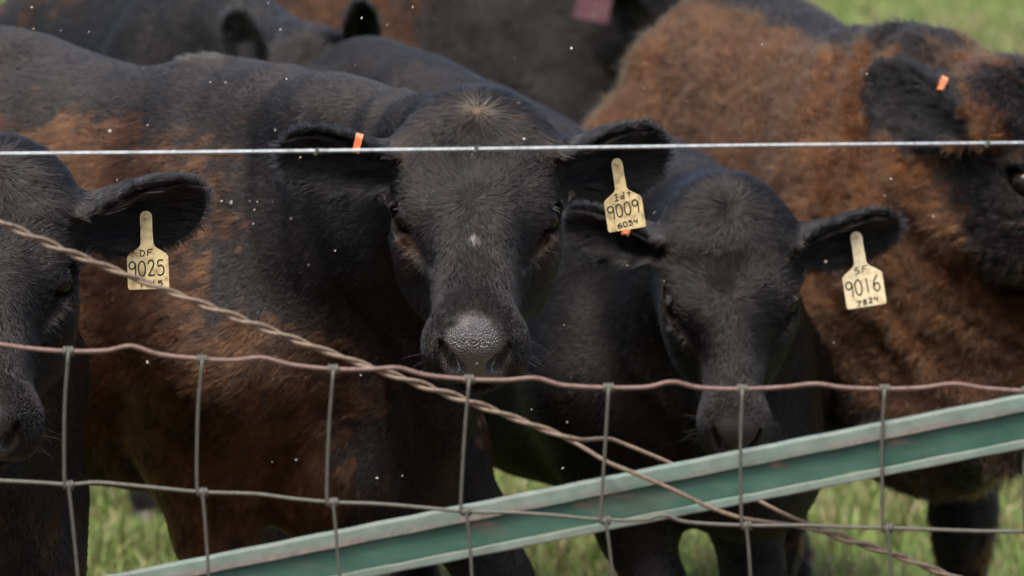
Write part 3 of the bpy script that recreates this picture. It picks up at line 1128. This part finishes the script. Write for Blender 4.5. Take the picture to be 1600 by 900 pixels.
def make_tag(cow, hole, right, down, lines, mat, label, size=1.0, bend=.0, neck=True, name="ear_tag"):
    """flat tag with a neck; frame right/down in world space; lines: (text, x0, y0, glyph w, glyph h, slope)"""
    R, Dn = unit(right), np.asarray(down, float)
    Dn = unit(Dn - R * (Dn @ R))
    Nn = np.cross(R, -Dn)
    Nn = Nn if Nn[1] < 0 else -Nn
    # outline, x right, y up, hole at the origin
    O = []
    for a in np.linspace(0, math.pi, 9):
        O.append((.0092 * math.cos(a), .0092 * math.sin(a)))
    O += [(-.0090, -.020), (-.0098, -.041), (-.0130, -.0455), (-.0285, -.0560), (-.0312, -.0600)]
    lo, r = -.1085, .004
    for a in np.linspace(math.pi, 1.5 * math.pi, 5):
        O.append((-.0312 + r + r * math.cos(a), lo + r + r * math.sin(a)))
    for a in np.linspace(1.5 * math.pi, 2 * math.pi, 5):
        O.append((.0312 - r + r * math.cos(a), lo + r + r * math.sin(a)))
    O += [(.0312, -.0600), (.0285, -.0560), (.0130, -.0455), (.0098, -.041), (.0090, -.020)]
    O = np.array(O) * size

    def place(v):
        v = np.asarray(v, float)
        zz = v[:, 2]
        return hole + v[:, :1] * R - v[:, 1:2] * Dn + zz[:, None] * Nn
    n = len(O)
    th = .0011
    sub = []
    V = [(x, y, th) for x, y in O] + [(x * .985, y - .0, -th) for x, y in O]
    F = [tuple(range(n)), tuple(range(2 * n - 1, n - 1, -1))]
    F += [(i, n + i, n + (i + 1) % n, (i + 1) % n) for i in range(n)]
    t = link_mesh(name, place(V), F, mat, cow.root, cow.w, smooth=False)
    t["label"] = label
    b = t.modifiers.new("bevel", 'BEVEL'); b.width = .0006; b.segments = 2; b.limit_method = 'ANGLE'
    V, F = ball(.0034, 6, (1, 1, .55))
    link_mesh("stud", place(V + [0, 0, th + .0005]), F, stud_mat, t, cow.w)
    for text, x0, y0, gw, gh, sl in lines:
        for i, ch in enumerate(text):
            if ch == ' ':
                continue
            V, F = [], []
            for st in GLYPH[ch]:
                q = catmull([(x0 + (i + .88 * px_) * gw, y0 + sl * i * gw + py_ / 1.6 * gh) for px_, py_ in st], 5) if len(st) > 2 else np.array([(x0 + (i + .88 * a) * gw, y0 + sl * i * gw + b_ / 1.6 * gh) for a, b_ in st])
                vv, ff = ribbon(q * size, (.0021 if gh > .015 else .0016) * size, th + .0003)
                k = len(V)
                V += vv; F += [tuple(k + j for j in f) for f in ff]
            link_mesh("inked_character", place(V), F, ink_mat, t, cow.w, smooth=False)
    return t


def make_clip(cow, top, right, down, length, label, front=.0):
    """narrow band folded over the rim of the ear"""
    R, Dn = unit(right), np.asarray(down, float)
    Dn = unit(Dn - R * (Dn @ R))
    Nn = np.cross(R, -Dn)
    Nn = Nn if Nn[1] < 0 else -Nn
    pr = []
    for t in np.linspace(0, 1, 6):
        pr.append((-length * (1 - t), .010))
    for a in np.linspace(0, math.pi, 7)[1:-1]:
        pr.append((.010 * math.sin(a) * .7, .010 * math.cos(a)))
    for t in np.linspace(0, 1, 6):
        pr.append((-length * t, -.010))
    pr = np.array(pr)
    m = len(pr)
    tn = nrm(np.gradient(pr, axis=0)); nn = np.stack([-tn[:, 1], tn[:, 0]], 1)
    V, F = [], []
    for off in (.0009, -.0009):
        for x in (-.0058, .0058):
            for (a, b), (c, d) in zip(pr, nn):
                V.append(top + x * R - (a + off * c) * Dn + (b + off * d) * Nn)
    f = lambda o, x, i: (o * 2 + x) * m + i
    for i in range(m - 1):
        F += [(f(0, 0, i), f(0, 1, i), f(0, 1, i + 1), f(0, 0, i + 1)), (f(1, 0, i + 1), f(1, 1, i + 1), f(1, 1, i), f(1, 0, i)),
              (f(0, 0, i + 1), f(1, 0, i + 1), f(1, 0, i), f(0, 0, i)), (f(0, 1, i), f(1, 1, i), f(1, 1, i + 1), f(0, 1, i + 1))]
    for i in (0, m - 1):
        F.append((f(0, 0, i), f(1, 0, i), f(1, 1, i), f(0, 1, i)))
    t = link_mesh("ear_clip", V, F, orange_mat, cow.root, cow.w, smooth=False)
    t["label"] = label
    V, F = ball(.0045, 6, (1, 1, .7))
    link_mesh("stud", V + top + (length - .004) * Dn + Nn * .0115, F, orange_mat, t, cow.w)


def tilt(deg):
    a = math.radians(deg)
    return np.array([math.cos(a), 0, math.sin(a)]), np.array([math.sin(a), -.05, -math.cos(a)])


def front_of(cow, sx, px, py, out=.028):
    """point of the ear surface seen at px, py, moved a little towards the viewer"""
    x, y = pix(cow.V)
    m = (np.hypot(x - px, y - py) < 9)
    d = cow.V[m][:, 1].min() if m.any() else cow.hp[1]
    return P(px, py, d - out)


if "A" in cows:
    r, dn = tilt(9)
    make_tag(A, front_of(A, 1, 964, 256), r, dn, [("Idt", -.0140, -.0600, .0105, .0130, .16), ("9009", -.0275, -.0880, .0136, .0225, .12), ("6054", -.0150, -.1035, .0090, .0085, .10)],
             tag_mat, "yellow ear tag inked Idt 9009 6054")
    r, dn = tilt(-14)
    make_clip(A, front_of(A, -1, 561, 216, .008), r, dn, .024, "orange clip on the rim of the ear")
if "C" in cows:
    r, dn = tilt(9)
    make_tag(C, front_of(C, 1, 1338, 371), r, dn, [("SF", -.0120, -.0570, .0120, .0115, .10), ("9016", -.0285, -.0910, .0140, .0260, .10), ("7824", -.0150, -.1060, .0090, .0085, .12)],
             tag_pale, "pale yellow ear tag inked SF 9016 7824", 1.12)
    r, dn = tilt(-20)
    make_clip(C, front_of(C, -1, 984, 345, .008), r, dn, .026, "orange clip in the ear")
if "F" in cows:
    r, dn = tilt(2)
    make_tag(Fc, front_of(Fc, 1, 228, 339), r, dn, [("DF", -.0120, -.0590, .0110, .0110, .04), ("9025", -.0290, -.0900, .0140, .0250, .04), ("1715", -.0150, -.1050, .0095, .0085, .04)],
             tag_mat, "dirty yellow ear tag inked DF 9025", 1.02, .6)
if "D" in cows:
    r, dn = tilt(-25)
    make_clip(D, front_of(D, -1, 1474, 126, .008), r, dn, .020, "orange clip on the rim of the ear")
if "G" in cows:
    r, dn = tilt(-12)
    make_tag(Gc, P(942, -58, 10.92), r, dn, [], maroon_mat, "maroon ear tag hanging into view", 1.55)


# ------------------------------------------------------------------ fence
galv = simple_mat("galvanised wire", (.27, .30, .32), .42, .5, (160, (.16, .17, .18), .45, .75), .6)
rusty = simple_mat("rust filmed wire", (.135, .085, .070), .55, .35, (140, (.085, .045, .033), .45, .7), .1)
dull = simple_mat("dull weathered wire", (.085, .082, .068), .55, .35, (140, (.065, .058, .045), .45, .7), .2)
brace_mat = simple_mat("weathered brace wire", (.155, .112, .078), .55, .35, (150, (.085, .057, .040), .45, .7), .1)
DF = 5.0


def wire(name, pix_pts, y, r, mat, parent=None, origin=(0, 0, 0), n=8, smooth=8):
    pts = [P(a, b, y if np.isscalar(y) else y[i]) for i, (a, b) in enumerate(pix_pts)]
    path = catmull(pts, smooth)
    V, F = tube(path, r, n)
    return link_mesh(name, V, F, mat, parent, origin), path


# single smooth wire along the top
top_root = empty("top_wire", tuple(P(800, 232, DF)))
tag(top_root, "single shiny galvanised wire stretched along the top, above the mesh", "wire")
o0 = np.array(top_root.location)
V, F = tube(np.array([P(-1200, 249, DF), P(-150, 241.5, DF), P(300, 238, DF), P(740, 233, DF), P(1200, 227, DF), P(1750, 222, DF), P(2800, 213, DF)]), .0022, 10)
link_mesh("strand", V, F, galv, top_root, o0)
for (a, b) in ((492, 237), (741, 233), (1540, 224.5)):
    c0 = P(a, b, DF)
    V, F = [], []
    for k in range(3):
        vv, ff = tube(c0 + np.array([(t * .010 + .002 * k - .005, .004 * math.sin(7 * t + k), .0035 * math.cos(5 * t + 2 * k)) for t in np.linspace(0, 1, 9)]), .0013, 6)
        kk = len(V); V += list(vv); F += [tuple(kk + j for j in f) for f in ff]
    link_mesh("burr", V, F, dull, top_root, o0)["kind"] = "stuff"

mesh_root = empty("woven_wire_fence", tuple(P(800, 700, DF)))
tag(mesh_root, "woven wire mesh fence of upright stays knotted to kinked line wires", "fence")
o0 = np.array(mesh_root.location)
LINE1 = [(-150, 515), (-60, 528), (0, 538), (50, 545), (107, 549), (165, 548), (205, 541), (250, 554), (316, 561), (365, 563), (410, 559), (455, 570), (520, 577), (580, 577),
         (622, 575), (665, 586), (733, 593), (790, 594), (838, 591), (880, 602), (951, 606), (1010, 605), (1050, 597), (1095, 606), (1160, 608), (1225, 605), (1275, 600),
         (1320, 606), (1382, 608), (1440, 606), (1490, 600), (1540, 607), (1604, 611), (1680, 610), (1760, 604)]
LINE2 = [(-150, 742), (0, 751), (60, 754), (107, 757), (150, 754), (190, 757), (250, 763), (316, 769), (400, 772), (455, 779), (520, 785), (600, 788), (727, 799), (800, 801), (862, 805), (940, 812),
         (1005, 812), (1037, 805), (1075, 816), (1165, 821), (1260, 821), (1330, 824), (1385, 825), (1470, 828), (1530, 830), (1604, 831), (1760, 836)]
LINE3 = [(-150, 962), (127, 965), (330, 972), (536, 985), (742, 996), (964, 1004), (1178, 1008), (1398, 1012), (1625, 1014), (1760, 1018)]
def extend(L, sl, sr):
    l = [(x, L[0][1] + sl * (L[0][0] - x) * -1 - (8 if i % 2 else 0)) for i, x in enumerate(range(-1200, int(L[0][0]) - 60, 105))]
    r = [(x, L[-1][1] + sr * (x - L[-1][0]) - (8 if i % 2 else 0)) for i, x in enumerate(range(int(L[-1][0]) + 105, 2800, 105))]
    return l + L + r


LINE1, LINE2, LINE3 = extend(LINE1, .05, .01), extend(LINE2, .04, .015), extend(LINE3, .03, .015)
wire("line_wire", LINE1, DF, .0031, rusty, mesh_root, o0)
wire("line_wire", LINE2, DF, .0025, dull, mesh_root, o0)
wire("line_wire", LINE3, DF, .0025, dull, mesh_root, o0)


def knot(c, r, parent, mat):
    V, F = [], []
    for k, dx in enumerate((-.0045, 0., .0045)):
        ring = np.array([c + (dx + .001 * math.sin(3 * a), r * math.cos(a), r * math.sin(a)) for a in np.linspace(0, 2 * math.pi, 13)])
        vv, ff = tube(ring, .0023, 6)
        kk = len(V); V += list(vv); F += [tuple(kk + j for j in f) for f in ff]
    o = link_mesh("knot", V, F, mat, parent, o0)
    o["kind"] = "stuff"


STAYS = [((107, 549), (101, 640), (101, 755), (107, 760), (117, 850), (127, 962)), ((316, 562), (309, 650), (308, 766), (316, 771), (323, 850), (330, 970)),
         ((521, 577), (514, 670), (511, 783), (520, 787), (528, 870), (536, 984)), ((733, 593), (726, 680), (720, 796), (728, 801), (735, 860), (742, 995)),
         ((951, 606), (946, 690), (939, 811), (946, 815), (955, 880), (964, 1003)), ((1160, 608), (1157, 700), (1159, 819), (1166, 823), (1172, 890), (1178, 1007)),
         ((1382, 608), (1378, 700), (1380, 823), (1386, 827), (1392, 890), (1398, 1011)), ((1604, 611), (1600, 700), (1601, 828), (1608, 832), (1615, 900), (1625, 1013))]
def on_line(L, x):
    return float(np.interp(x, [q[0] for q in L], [q[1] for q in L]))


for x in list(range(-104, -1150, -212)) + list(range(1824, 2780, 220)):
    a, b, c = on_line(LINE1, x), on_line(LINE2, x), on_line(LINE3, x + 18)
    STAYS.append(((x, a), (x - 6, (a + b) / 2), (x - 6, b - 3), (x, b + 2), (x + 9, (b + c) / 2), (x + 18, c)))
for st in STAYS:
    s_obj, _ = wire("stay_wire", st, DF - .0048, .0022, dull, mesh_root, o0, smooth=5)
    knot(P(*st[0], DF), .0045, s_obj, dull)
    knot(P(st[3][0], st[3][1] - 2, DF), .0042, s_obj, dull)

# twisted brace wire
br_root = empty("twisted_brace_wire", tuple(P(880, 684, DF + .05)))
tag(br_root, "rusty twisted double brace wire slanting down from left to right", "wire")
o0 = np.array(br_root.location)
CEN = catmull([P(a, b, DF + .055) for a, b in ((-900, -20), (-500, 140), (-160, 280), (0, 347), (100, 391), (240, 446), (400, 508), (540, 560), (600, 581), (740, 630), (880, 682), (960, 712), (1040, 745), (1120, 782), (1190, 803), (1262, 822), (1330, 845), (1400, 868), (1480, 898), (1640, 960), (1900, 1060))], 40)
arc = np.concatenate([[0], np.cumsum(np.linalg.norm(np.diff(CEN, axis=0), axis=1))])
sx_, _ = pix(CEN)
ud = unit(np.cross(unit(CEN[-1] - CEN[0]), [0, 1., 0])); ud = ud if ud[2] > 0 else -ud
opn = sstep(895, 960, sx_) * (1 - sstep(1150, 1262, sx_))
for sg in (1, -1):
    i0 = np.argmin(np.abs(sx_ - 900))
    ph = (arc - arc[i0]) * 2 * math.pi / .088
    ph = np.where((sx_ > 900) & (sx_ < 1262), 0, ph)
    ph = np.where(sx_ >= 1262, (arc - arc[np.argmin(np.abs(sx_ - 1262))]) * 2 * math.pi / .088, ph)
    wob = 1 + .25 * np.sin(arc * 23.)
    oy = np.sin(ph) * .0030 * sg * wob
    ou = np.cos(ph) * .0030 * sg * wob
    ou = ou * (1 - opn) + opn * np.where(sg > 0, .010, -.006)
    oy = oy + opn * np.where(sg > 0, .075, -.046)
    path = CEN + ud * ou[:, None] + np.array([0, 1., 0]) * oy[:, None]
    V, F = tube(path, .0029, 7)
    link_mesh("strand", V, F, brace_mat, br_root, o0)

# green steel brace rail: channel section, lips towards the viewer
m, nt, bs = mk_mat("green rail paint")
tc = nt.nodes.new("ShaderNodeTexCoord")
def noise_node(scale, detail=5, stretch=None):
    n = nt.nodes.new("ShaderNodeTexNoise"); n.inputs["Scale"].default_value = scale; n.inputs["Detail"].default_value = detail
    if stretch:
        mp = nt.nodes.new("ShaderNodeMapping"); mp.inputs["Scale"].default_value = stretch
        nt.links.new(tc.outputs["Object"], mp.inputs["Vector"]); nt.links.new(mp.outputs[0], n.inputs["Vector"])
    else:
        nt.links.new(tc.outputs["Object"], n.inputs["Vector"])
    return n
def ramp(fac, p0, c0, p1, c1):
    r = nt.nodes.new("ShaderNodeValToRGB")
    r.color_ramp.elements[0].position = p0; r.color_ramp.elements[0].color = (*c0, 1)
    r.color_ramp.elements[1].position = p1; r.color_ramp.elements[1].color = (*c1, 1)
    nt.links.new(fac, r.inputs[0])
    return r
def mixc(f, a, b):
    x = nt.nodes.new("ShaderNodeMix"); x.data_type = 'RGBA'
    nt.links.new(f, x.inputs["Factor"]); nt.links.new(a, x.inputs["A"]); nt.links.new(b, x.inputs["B"])
    return x.outputs["Result"]
base = ramp(noise_node(22, 8, (.6, 1, 1)).outputs[0], .35, (.022, .070, .050), .7, (.040, .100, .073))
chalk = ramp(noise_node(60, 6, (.35, 1, 1)).outputs[0], .52, (0, 0, 0), .72, (1, 1, 1))
pale = ramp(noise_node(30).outputs[0], .3, (.095, .145, .120), .7, (.165, .218, .188))
lipat = attr(nt, "lip")
mm = nt.nodes.new("ShaderNodeMath"); mm.operation = 'MULTIPLY_ADD'
nt.links.new(chalk.outputs[0], mm.inputs[0]); mm.inputs[1].default_value = .18
nt.links.new(lipat.outputs["Fac"], mm.inputs[2])
cl = nt.nodes.new("ShaderNodeClamp"); nt.links.new(mm.outputs[0], cl.inputs[0])
c1 = mixc(cl.outputs[0], base.outputs[0], pale.outputs[0])
rs = ramp(noise_node(14, 8, (.5, 1, 2.)).outputs[0], .57, (0, 0, 0), .62, (1, 1, 1))
rustc = ramp(noise_node(80).outputs[0], .3, (.12, .06, .04), .7, (.22, .14, .11))
edge = attr(nt, "wear")
m2 = nt.nodes.new("ShaderNodeMath"); m2.operation = 'MULTIPLY'
nt.links.new(rs.outputs[0], m2.inputs[0]); nt.links.new(edge.outputs["Fac"], m2.inputs[1])
rs2 = ramp(noise_node(45, 6, (.25, 1, 1)).outputs[0], .34, (0, 0, 0), .56, (1, 1, 1))
e2 = attr(nt, "rubbed")
m3 = nt.nodes.new("ShaderNodeMath"); m3.operation = 'MULTIPLY'
nt.links.new(rs2.outputs[0], m3.inputs[0]); nt.links.new(e2.outputs["Fac"], m3.inputs[1])
m4 = nt.nodes.new("ShaderNodeMath"); m4.operation = 'MAXIMUM'
nt.links.new(m2.outputs[0], m4.inputs[0]); nt.links.new(m3.outputs[0], m4.inputs[1])
prim = ramp(noise_node(90).outputs[0], .3, (.13, .11, .10), .7, (.21, .18, .16))
rmix = mixc(e2.outputs["Fac"], rustc.outputs[0], prim.outputs[0])
c2 = mixc(m4.outputs[0], c1, rmix)
nt.links.new(c2, bs.inputs["Base Color"])
bs.inputs["Roughness"].default_value = .48
bs.inputs["Specular IOR Level"].default_value = .4
bmp = nt.nodes.new("ShaderNodeBump"); bmp.inputs["Strength"].default_value = .2; bmp.inputs["Distance"].default_value = .002
nt.links.new(noise_node(120).outputs[0], bmp.inputs["Height"]); nt.links.new(bmp.outputs[0], bs.inputs["Normal"])
bs.inputs["Roughness"].default_value = .62
rail_mat = m

ra, rb = P(-40, 944 + 38, DF + .12), P(1800, 576 + 42, DF - .02)
ra, rb = ra - (rb - ra) * .28, rb + (rb - ra) * .5
rail_root = empty("green_steel_rail", tuple((ra + rb) / 2))
tag(rail_root, "weathered green painted steel channel rail slanting up to the right", "rail")
o0 = np.array(rail_root.location)
ux = unit(rb - ra)
uf = unit(np.array([0, -1., 0]) - ux * (-ux[1]))            # towards the viewer
uv = np.cross(uf, ux); uv = uv if uv[2] > 0 else -uv
# profile (v up, f forward, lip, wear, rubbed): upper flange, web, lower flange
h2 = .0345
PROF = {
    "upper_flange": [(h2 - .0212, .0045, .0, .8, 0.), (h2 - .0210, .0112, .5, .3, 1.), (h2 - .0200, .0120, .6, 0, 1.), (h2 - .0145, .0121, .7, 0, 1.), (h2 - .0135, .0121, 1., 0, .25), (h2 - .0020, .0122, 1., 0, .1), (h2 - .0006, .0116, 1., 0, .5),
                     (h2, .0100, .9, 0, .4), (h2 - .0003, -.012, .8, 0, .2), (h2 - .004, -.012, .5, 0, 0), (h2 - .0045, -.001, .5, 0, 0)],
    "web": [(h2 - .0219, .0045, 0, 1., 0), (h2 - .030, .0045, 0, .75, 0), (h2 - .034, .0045, 0, .2, 0), (-h2 + .0125, .0045, 0, .1, 0), (-h2 + .0125, .000, 0, 0, 0), (h2 - .0219, .000, 0, 0, 0)],
    "lower_flange": [(-h2 + .0045, -.001, .5, 0, 0), (-h2 + .0005, -.012, .5, 0, 0), (-h2, .0100, .6, .6, 0), (-h2 + .0006, .0116, .9, .3, .8), (-h2 + .0022, .0122, .9, 0, .7), (-h2 + .0030, .0122, 1., 0, .15),
                     (-h2 + .0098, .0122, 1., 0, .15), (-h2 + .0112, .0116, .8, 0, .6), (-h2 + .0117, .0100, .3, .2, .3), (-h2 + .0118, .0045, 0, .2, 0)],
}
NS = 110
for nm, pr in PROF.items():
    V, lip, wear, rub, F = [], [], [], [], []
    k = len(pr)
    for i in range(NS + 1):
        t = i / NS
        c0 = ra + (rb - ra) * t
        for v, f, a1, a2, a3 in pr:
            V.append(c0 + uv * (v + .0004 * math.sin(i * 1.7 + v * 300)) + uf * f)
            lip.append(a1); wear.append(a2); rub.append(a3)
    for i in range(NS):
        for j in range(k):
            j2 = (j + 1) % k
            F.append((i * k + j, i * k + j2, (i + 1) * k + j2, (i + 1) * k + j))
    F += [tuple(range(k)), tuple(NS * k + j for j in range(k - 1, -1, -1))]
    o = link_mesh(nm, V, F, rail_mat, rail_root, o0, smooth=False)
    for an_, va in (("lip", lip), ("wear", wear), ("rubbed", rub)):
        o.data.attributes.new(an_, 'FLOAT', 'POINT').data.foreach_set("value", np.array(va, np.float32))
    bm = bmesh.new(); bm.from_mesh(o.data); bmesh.ops.recalc_face_normals(bm, faces=bm.faces); bm.to_mesh(o.data); bm.free()


# ------------------------------------------------------------------ ground and grass
m, nt, bs = mk_mat("meadow ground")
tc = nt.nodes.new("ShaderNodeTexCoord")
g1 = ramp(noise_node(1.2, 8).outputs[0], .35, (.070, .120, .030), .65, (.125, .185, .050))
g2 = ramp(noise_node(14, 8).outputs[0], .35, (.045, .040, .018), .62, (.105, .130, .040))
f1 = ramp(noise_node(5, 6).outputs[0], .4, (.15, .15, .15), .65, (.8, .8, .8))
meadow = mixc(f1.outputs[0], g1.outputs[0], g2.outputs[0])
# unseen trampled earth, added along the fence to cut green bounce on faces
sep = nt.nodes.new("ShaderNodeSeparateXYZ"); nt.links.new(tc.outputs["Object"], sep.inputs[0])
wob = nt.nodes.new("ShaderNodeMath"); wob.operation = 'MULTIPLY_ADD'; wob.inputs[1].default_value = 1.6
nt.links.new(noise_node(1.5, 6).outputs[0], wob.inputs[0]); nt.links.new(sep.outputs["Y"], wob.inputs[2])
added_earth_f = nt.nodes.new("ShaderNodeMapRange")
added_earth_f.inputs["From Min"].default_value = 7.0; added_earth_f.inputs["From Max"].default_value = 8.0
added_earth_f.inputs["To Min"].default_value = 1.0; added_earth_f.inputs["To Max"].default_value = 0.0
nt.links.new(wob.outputs[0], added_earth_f.inputs["Value"])
added_earth = ramp(noise_node(9, 8).outputs[0], .3, (.075, .058, .042), .7, (.125, .100, .075))
nt.links.new(mixc(added_earth_f.outputs[0], meadow, added_earth.outputs[0]), bs.inputs["Base Color"])
bs.inputs["Roughness"].default_value = .9
bs.inputs["Specular IOR Level"].default_value = .15
gx = np.linspace(-1, 1, 61); gxx = np.sign(gx) * np.abs(gx) ** 2.5 * 600
gy = np.linspace(0, 1, 81); gyy = -40 + gy ** 2.2 * 900
GX, GY = np.meshgrid(gxx, gyy, indexing='ij')
gp = np.stack([GX.ravel(), GY.ravel(), np.zeros(GX.size)], 1)
ii = np.arange(GX.size).reshape(GX.shape)
gq = np.stack([ii[:-1, :-1].ravel(), ii[1:, :-1].ravel(), ii[1:, 1:].ravel(), ii[:-1, 1:].ravel()], 1)
ground = link_mesh("ground", gp, gq, m)
tag(ground, "green pasture ground", "ground", kind="structure")

grass_mat, nt, bs = mk_mat("grass blades")
a = attr(nt, "blade_colour")
nt.links.new(a.outputs["Color"], bs.inputs["Base Color"])
bs.inputs["Roughness"].default_value = .5
bs.inputs["Specular IOR Level"].default_value = .3
tl = nt.nodes.new("ShaderNodeBsdfTranslucent")
nt.links.new(a.outputs["Color"], tl.inputs["Color"])
ms = nt.nodes.new("ShaderNodeMixShader"); ms.inputs[0].default_value = .35
out = nt.nodes["Material Output"]
nt.links.new(bs.outputs[0], ms.inputs[1]); nt.links.new(tl.outputs[0], ms.inputs[2]); nt.links.new(ms.outputs[0], out.inputs[0])


def blades(x, y, hgt, wid):
    n = len(x)
    base = np.stack([x, y, np.zeros(n)], 1)
    a = rng.random(n) * 2 * math.pi
    lean = np.stack([np.cos(a), np.sin(a), np.zeros(n)], 1) * (hgt * (.15 + .75 * rng.random(n)))[:, None]
    b = a + math.pi / 2 + rng.normal(size=n) * .6
    sd = np.stack([np.cos(b), np.sin(b), np.zeros(n)], 1) * wid[:, None]
    upv = np.array([0, 0, 1.])
    V = np.empty((n, 5, 3))
    V[:, 0], V[:, 1] = base - sd * .5, base + sd * .5
    mid = base + lean * .35 + upv * (hgt * .6)[:, None]
    V[:, 2], V[:, 3] = mid + sd * .42, mid - sd * .42
    V[:, 4] = base + lean + upv * (hgt * (.75 + .2 * rng.random(n)))[:, None]
    o = np.arange(n)[:, None] * 5
    F = np.concatenate([o + [0, 1, 2], o + [0, 2, 3], o + [3, 2, 4]], 0)
    pat = fbm(base * [1, 1, 0], 3.0, 50, 3)
    dry = (rng.random(n) + .35 * pat) > .62
    c = np.array([.132, .212, .055]) * (.6 + .8 * rng.random((n, 1))) * (1 + .35 * pat[:, None]) + np.array([.045, .02, .005]) * rng.random((n, 1))
    c[dry] = np.array([.29, .245, .125]) * (.6 + .6 * rng.random((dry.sum(), 1)))
    return V.reshape(-1, 3), F, np.repeat(c, 5, axis=0)


bv, bf, bc, off = [], [], [], 0
for (y0, y1, mrg, dens, hh, ww) in ((7.0, 8.6, .35, 4200, .085, .0060), (8.6, 11.5, .4, 4200, .095, .0068), (11.5, 16., .5, 900, .10, .010), (16., 30., .8, 420, .12, .016), (30., 60., 1.5, 90, .15, .035)):
    half = lambda y: y * 800 / FPX + mrg
    area = (half(y0) + half(y1)) * (y1 - y0)
    n = int(area * dens)
    y = y0 + (y1 - y0) * rng.random(n)
    x = (rng.random(n) * 2 - 1) * half(y)
    pat = .6 * vnoise(np.stack([x, y, 0 * x], 1), 2.2, 61) + .5 * vnoise(np.stack([x, y, 0 * x], 1), 7., 62)
    kp = rng.random(n) < .68 + .6 * pat
    x, y, pat = x[kp], y[kp], pat[kp]
    n = len(x)
    V, F, c = blades(x, y, hh * (.5 + .9 * rng.random(n)) * (1 + .6 * pat), ww * (.6 + .8 * rng.random(n)))
    bv.append(V); bf.append(F + off); bc.append(c); off += len(V)
go = link_mesh("grass", np.vstack(bv), np.vstack(bf), grass_mat, smooth=False)
cc = np.vstack(bc)
go.data.attributes.new("blade_colour", 'FLOAT_COLOR', 'POINT').data.foreach_set("color", np.concatenate([cc.clip(0, 1), np.ones((len(cc), 1))], 1).astype(np.float32).ravel())
tag(go, "short green pasture grass with dry straw between the legs", "grass", kind="stuff")
print("grass tris", len(go.data.polygons), round(time.time() - T0, 1))


# ------------------------------------------------------------------ flies in the air
fly_mat = simple_mat("pale fly wings", (.30, .27, .23), .6, .3)
FLIES = [(50, 11), (95, 48), (139, 50), (53, 45), (419, 6), (439, 46), (565, 29), (605, 40), (555, 101), (224, 109), (282, 128), (328, 129), (353, 129), (448, 124), (173, 204), (231, 196),
         (430, 204), (183, 282), (345, 314), (362, 315), (390, 314), (402, 316), (426, 315), (398, 328), (455, 342), (395, 350), (679, 29), (645, 12), (892, 76), (804, 91), (1075, 54), (1006, 138),
         (1074, 158), (810, 161), (684, 191), (820, 217), (524, 391), (677, 299), (482, 414), (980, 415), (1038, 440), (881, 508), (1022, 333), (563, 586), (230, 567), (425, 722), (463, 719),
         (628, 744), (590, 747), (830, 640), (887, 659), (880, 731), (1458, 338), (1382, 306), (1391, 279), (1290, 410), (1355, 116), (1303, 536), (738, 241), (470, 246), (1190, 70), (310, 660), (745, 568)]
V, F = ball(.0011, 5, (2.0, 1, 1))
V = list(V)
for sg in (1, -1):
    k = len(V)
    W_ = [(.0010, 0, .0006), (.0005, sg * .0018, .0012), (-.0022, sg * .0026, .0016), (-.0038, sg * .0013, .0014), (-.0030, sg * .0002, .0010)]
    V += [np.array(w) for w in W_] + [np.array(w) - [0, 0, .00025] for w in W_]
    F += [tuple(k + j for j in range(5)), tuple(k + 9 - j for j in range(5))] + [(k + j, k + 5 + j, k + 5 + (j + 1) % 5, k + (j + 1) % 5) for j in range(5)]
fly0 = None
zs = np.linspace(5.25, 5.8, len(FLIES))
for i, (a, b) in enumerate(FLIES):
    d = 5.2 + .6 * rng.random() if b > 150 else 5.6 + .5 * rng.random()
    if fly0 is None:
        fly0 = link_mesh("fly", V, F, fly_mat, smooth=False); o = fly0
    else:
        o = fly0.copy(); col.objects.link(o)
    o.location = P(a, b, d)
    o.rotation_euler = tuple(rng.normal(size=3) * np.array([.8, .8, 3]))
    sz = .5 + .4 * rng.random()
    o.scale = (sz, sz, sz)
    tag(o, "tiny pale fly hovering in the air in front of the cattle", "fly", "flies swarming around the cattle")
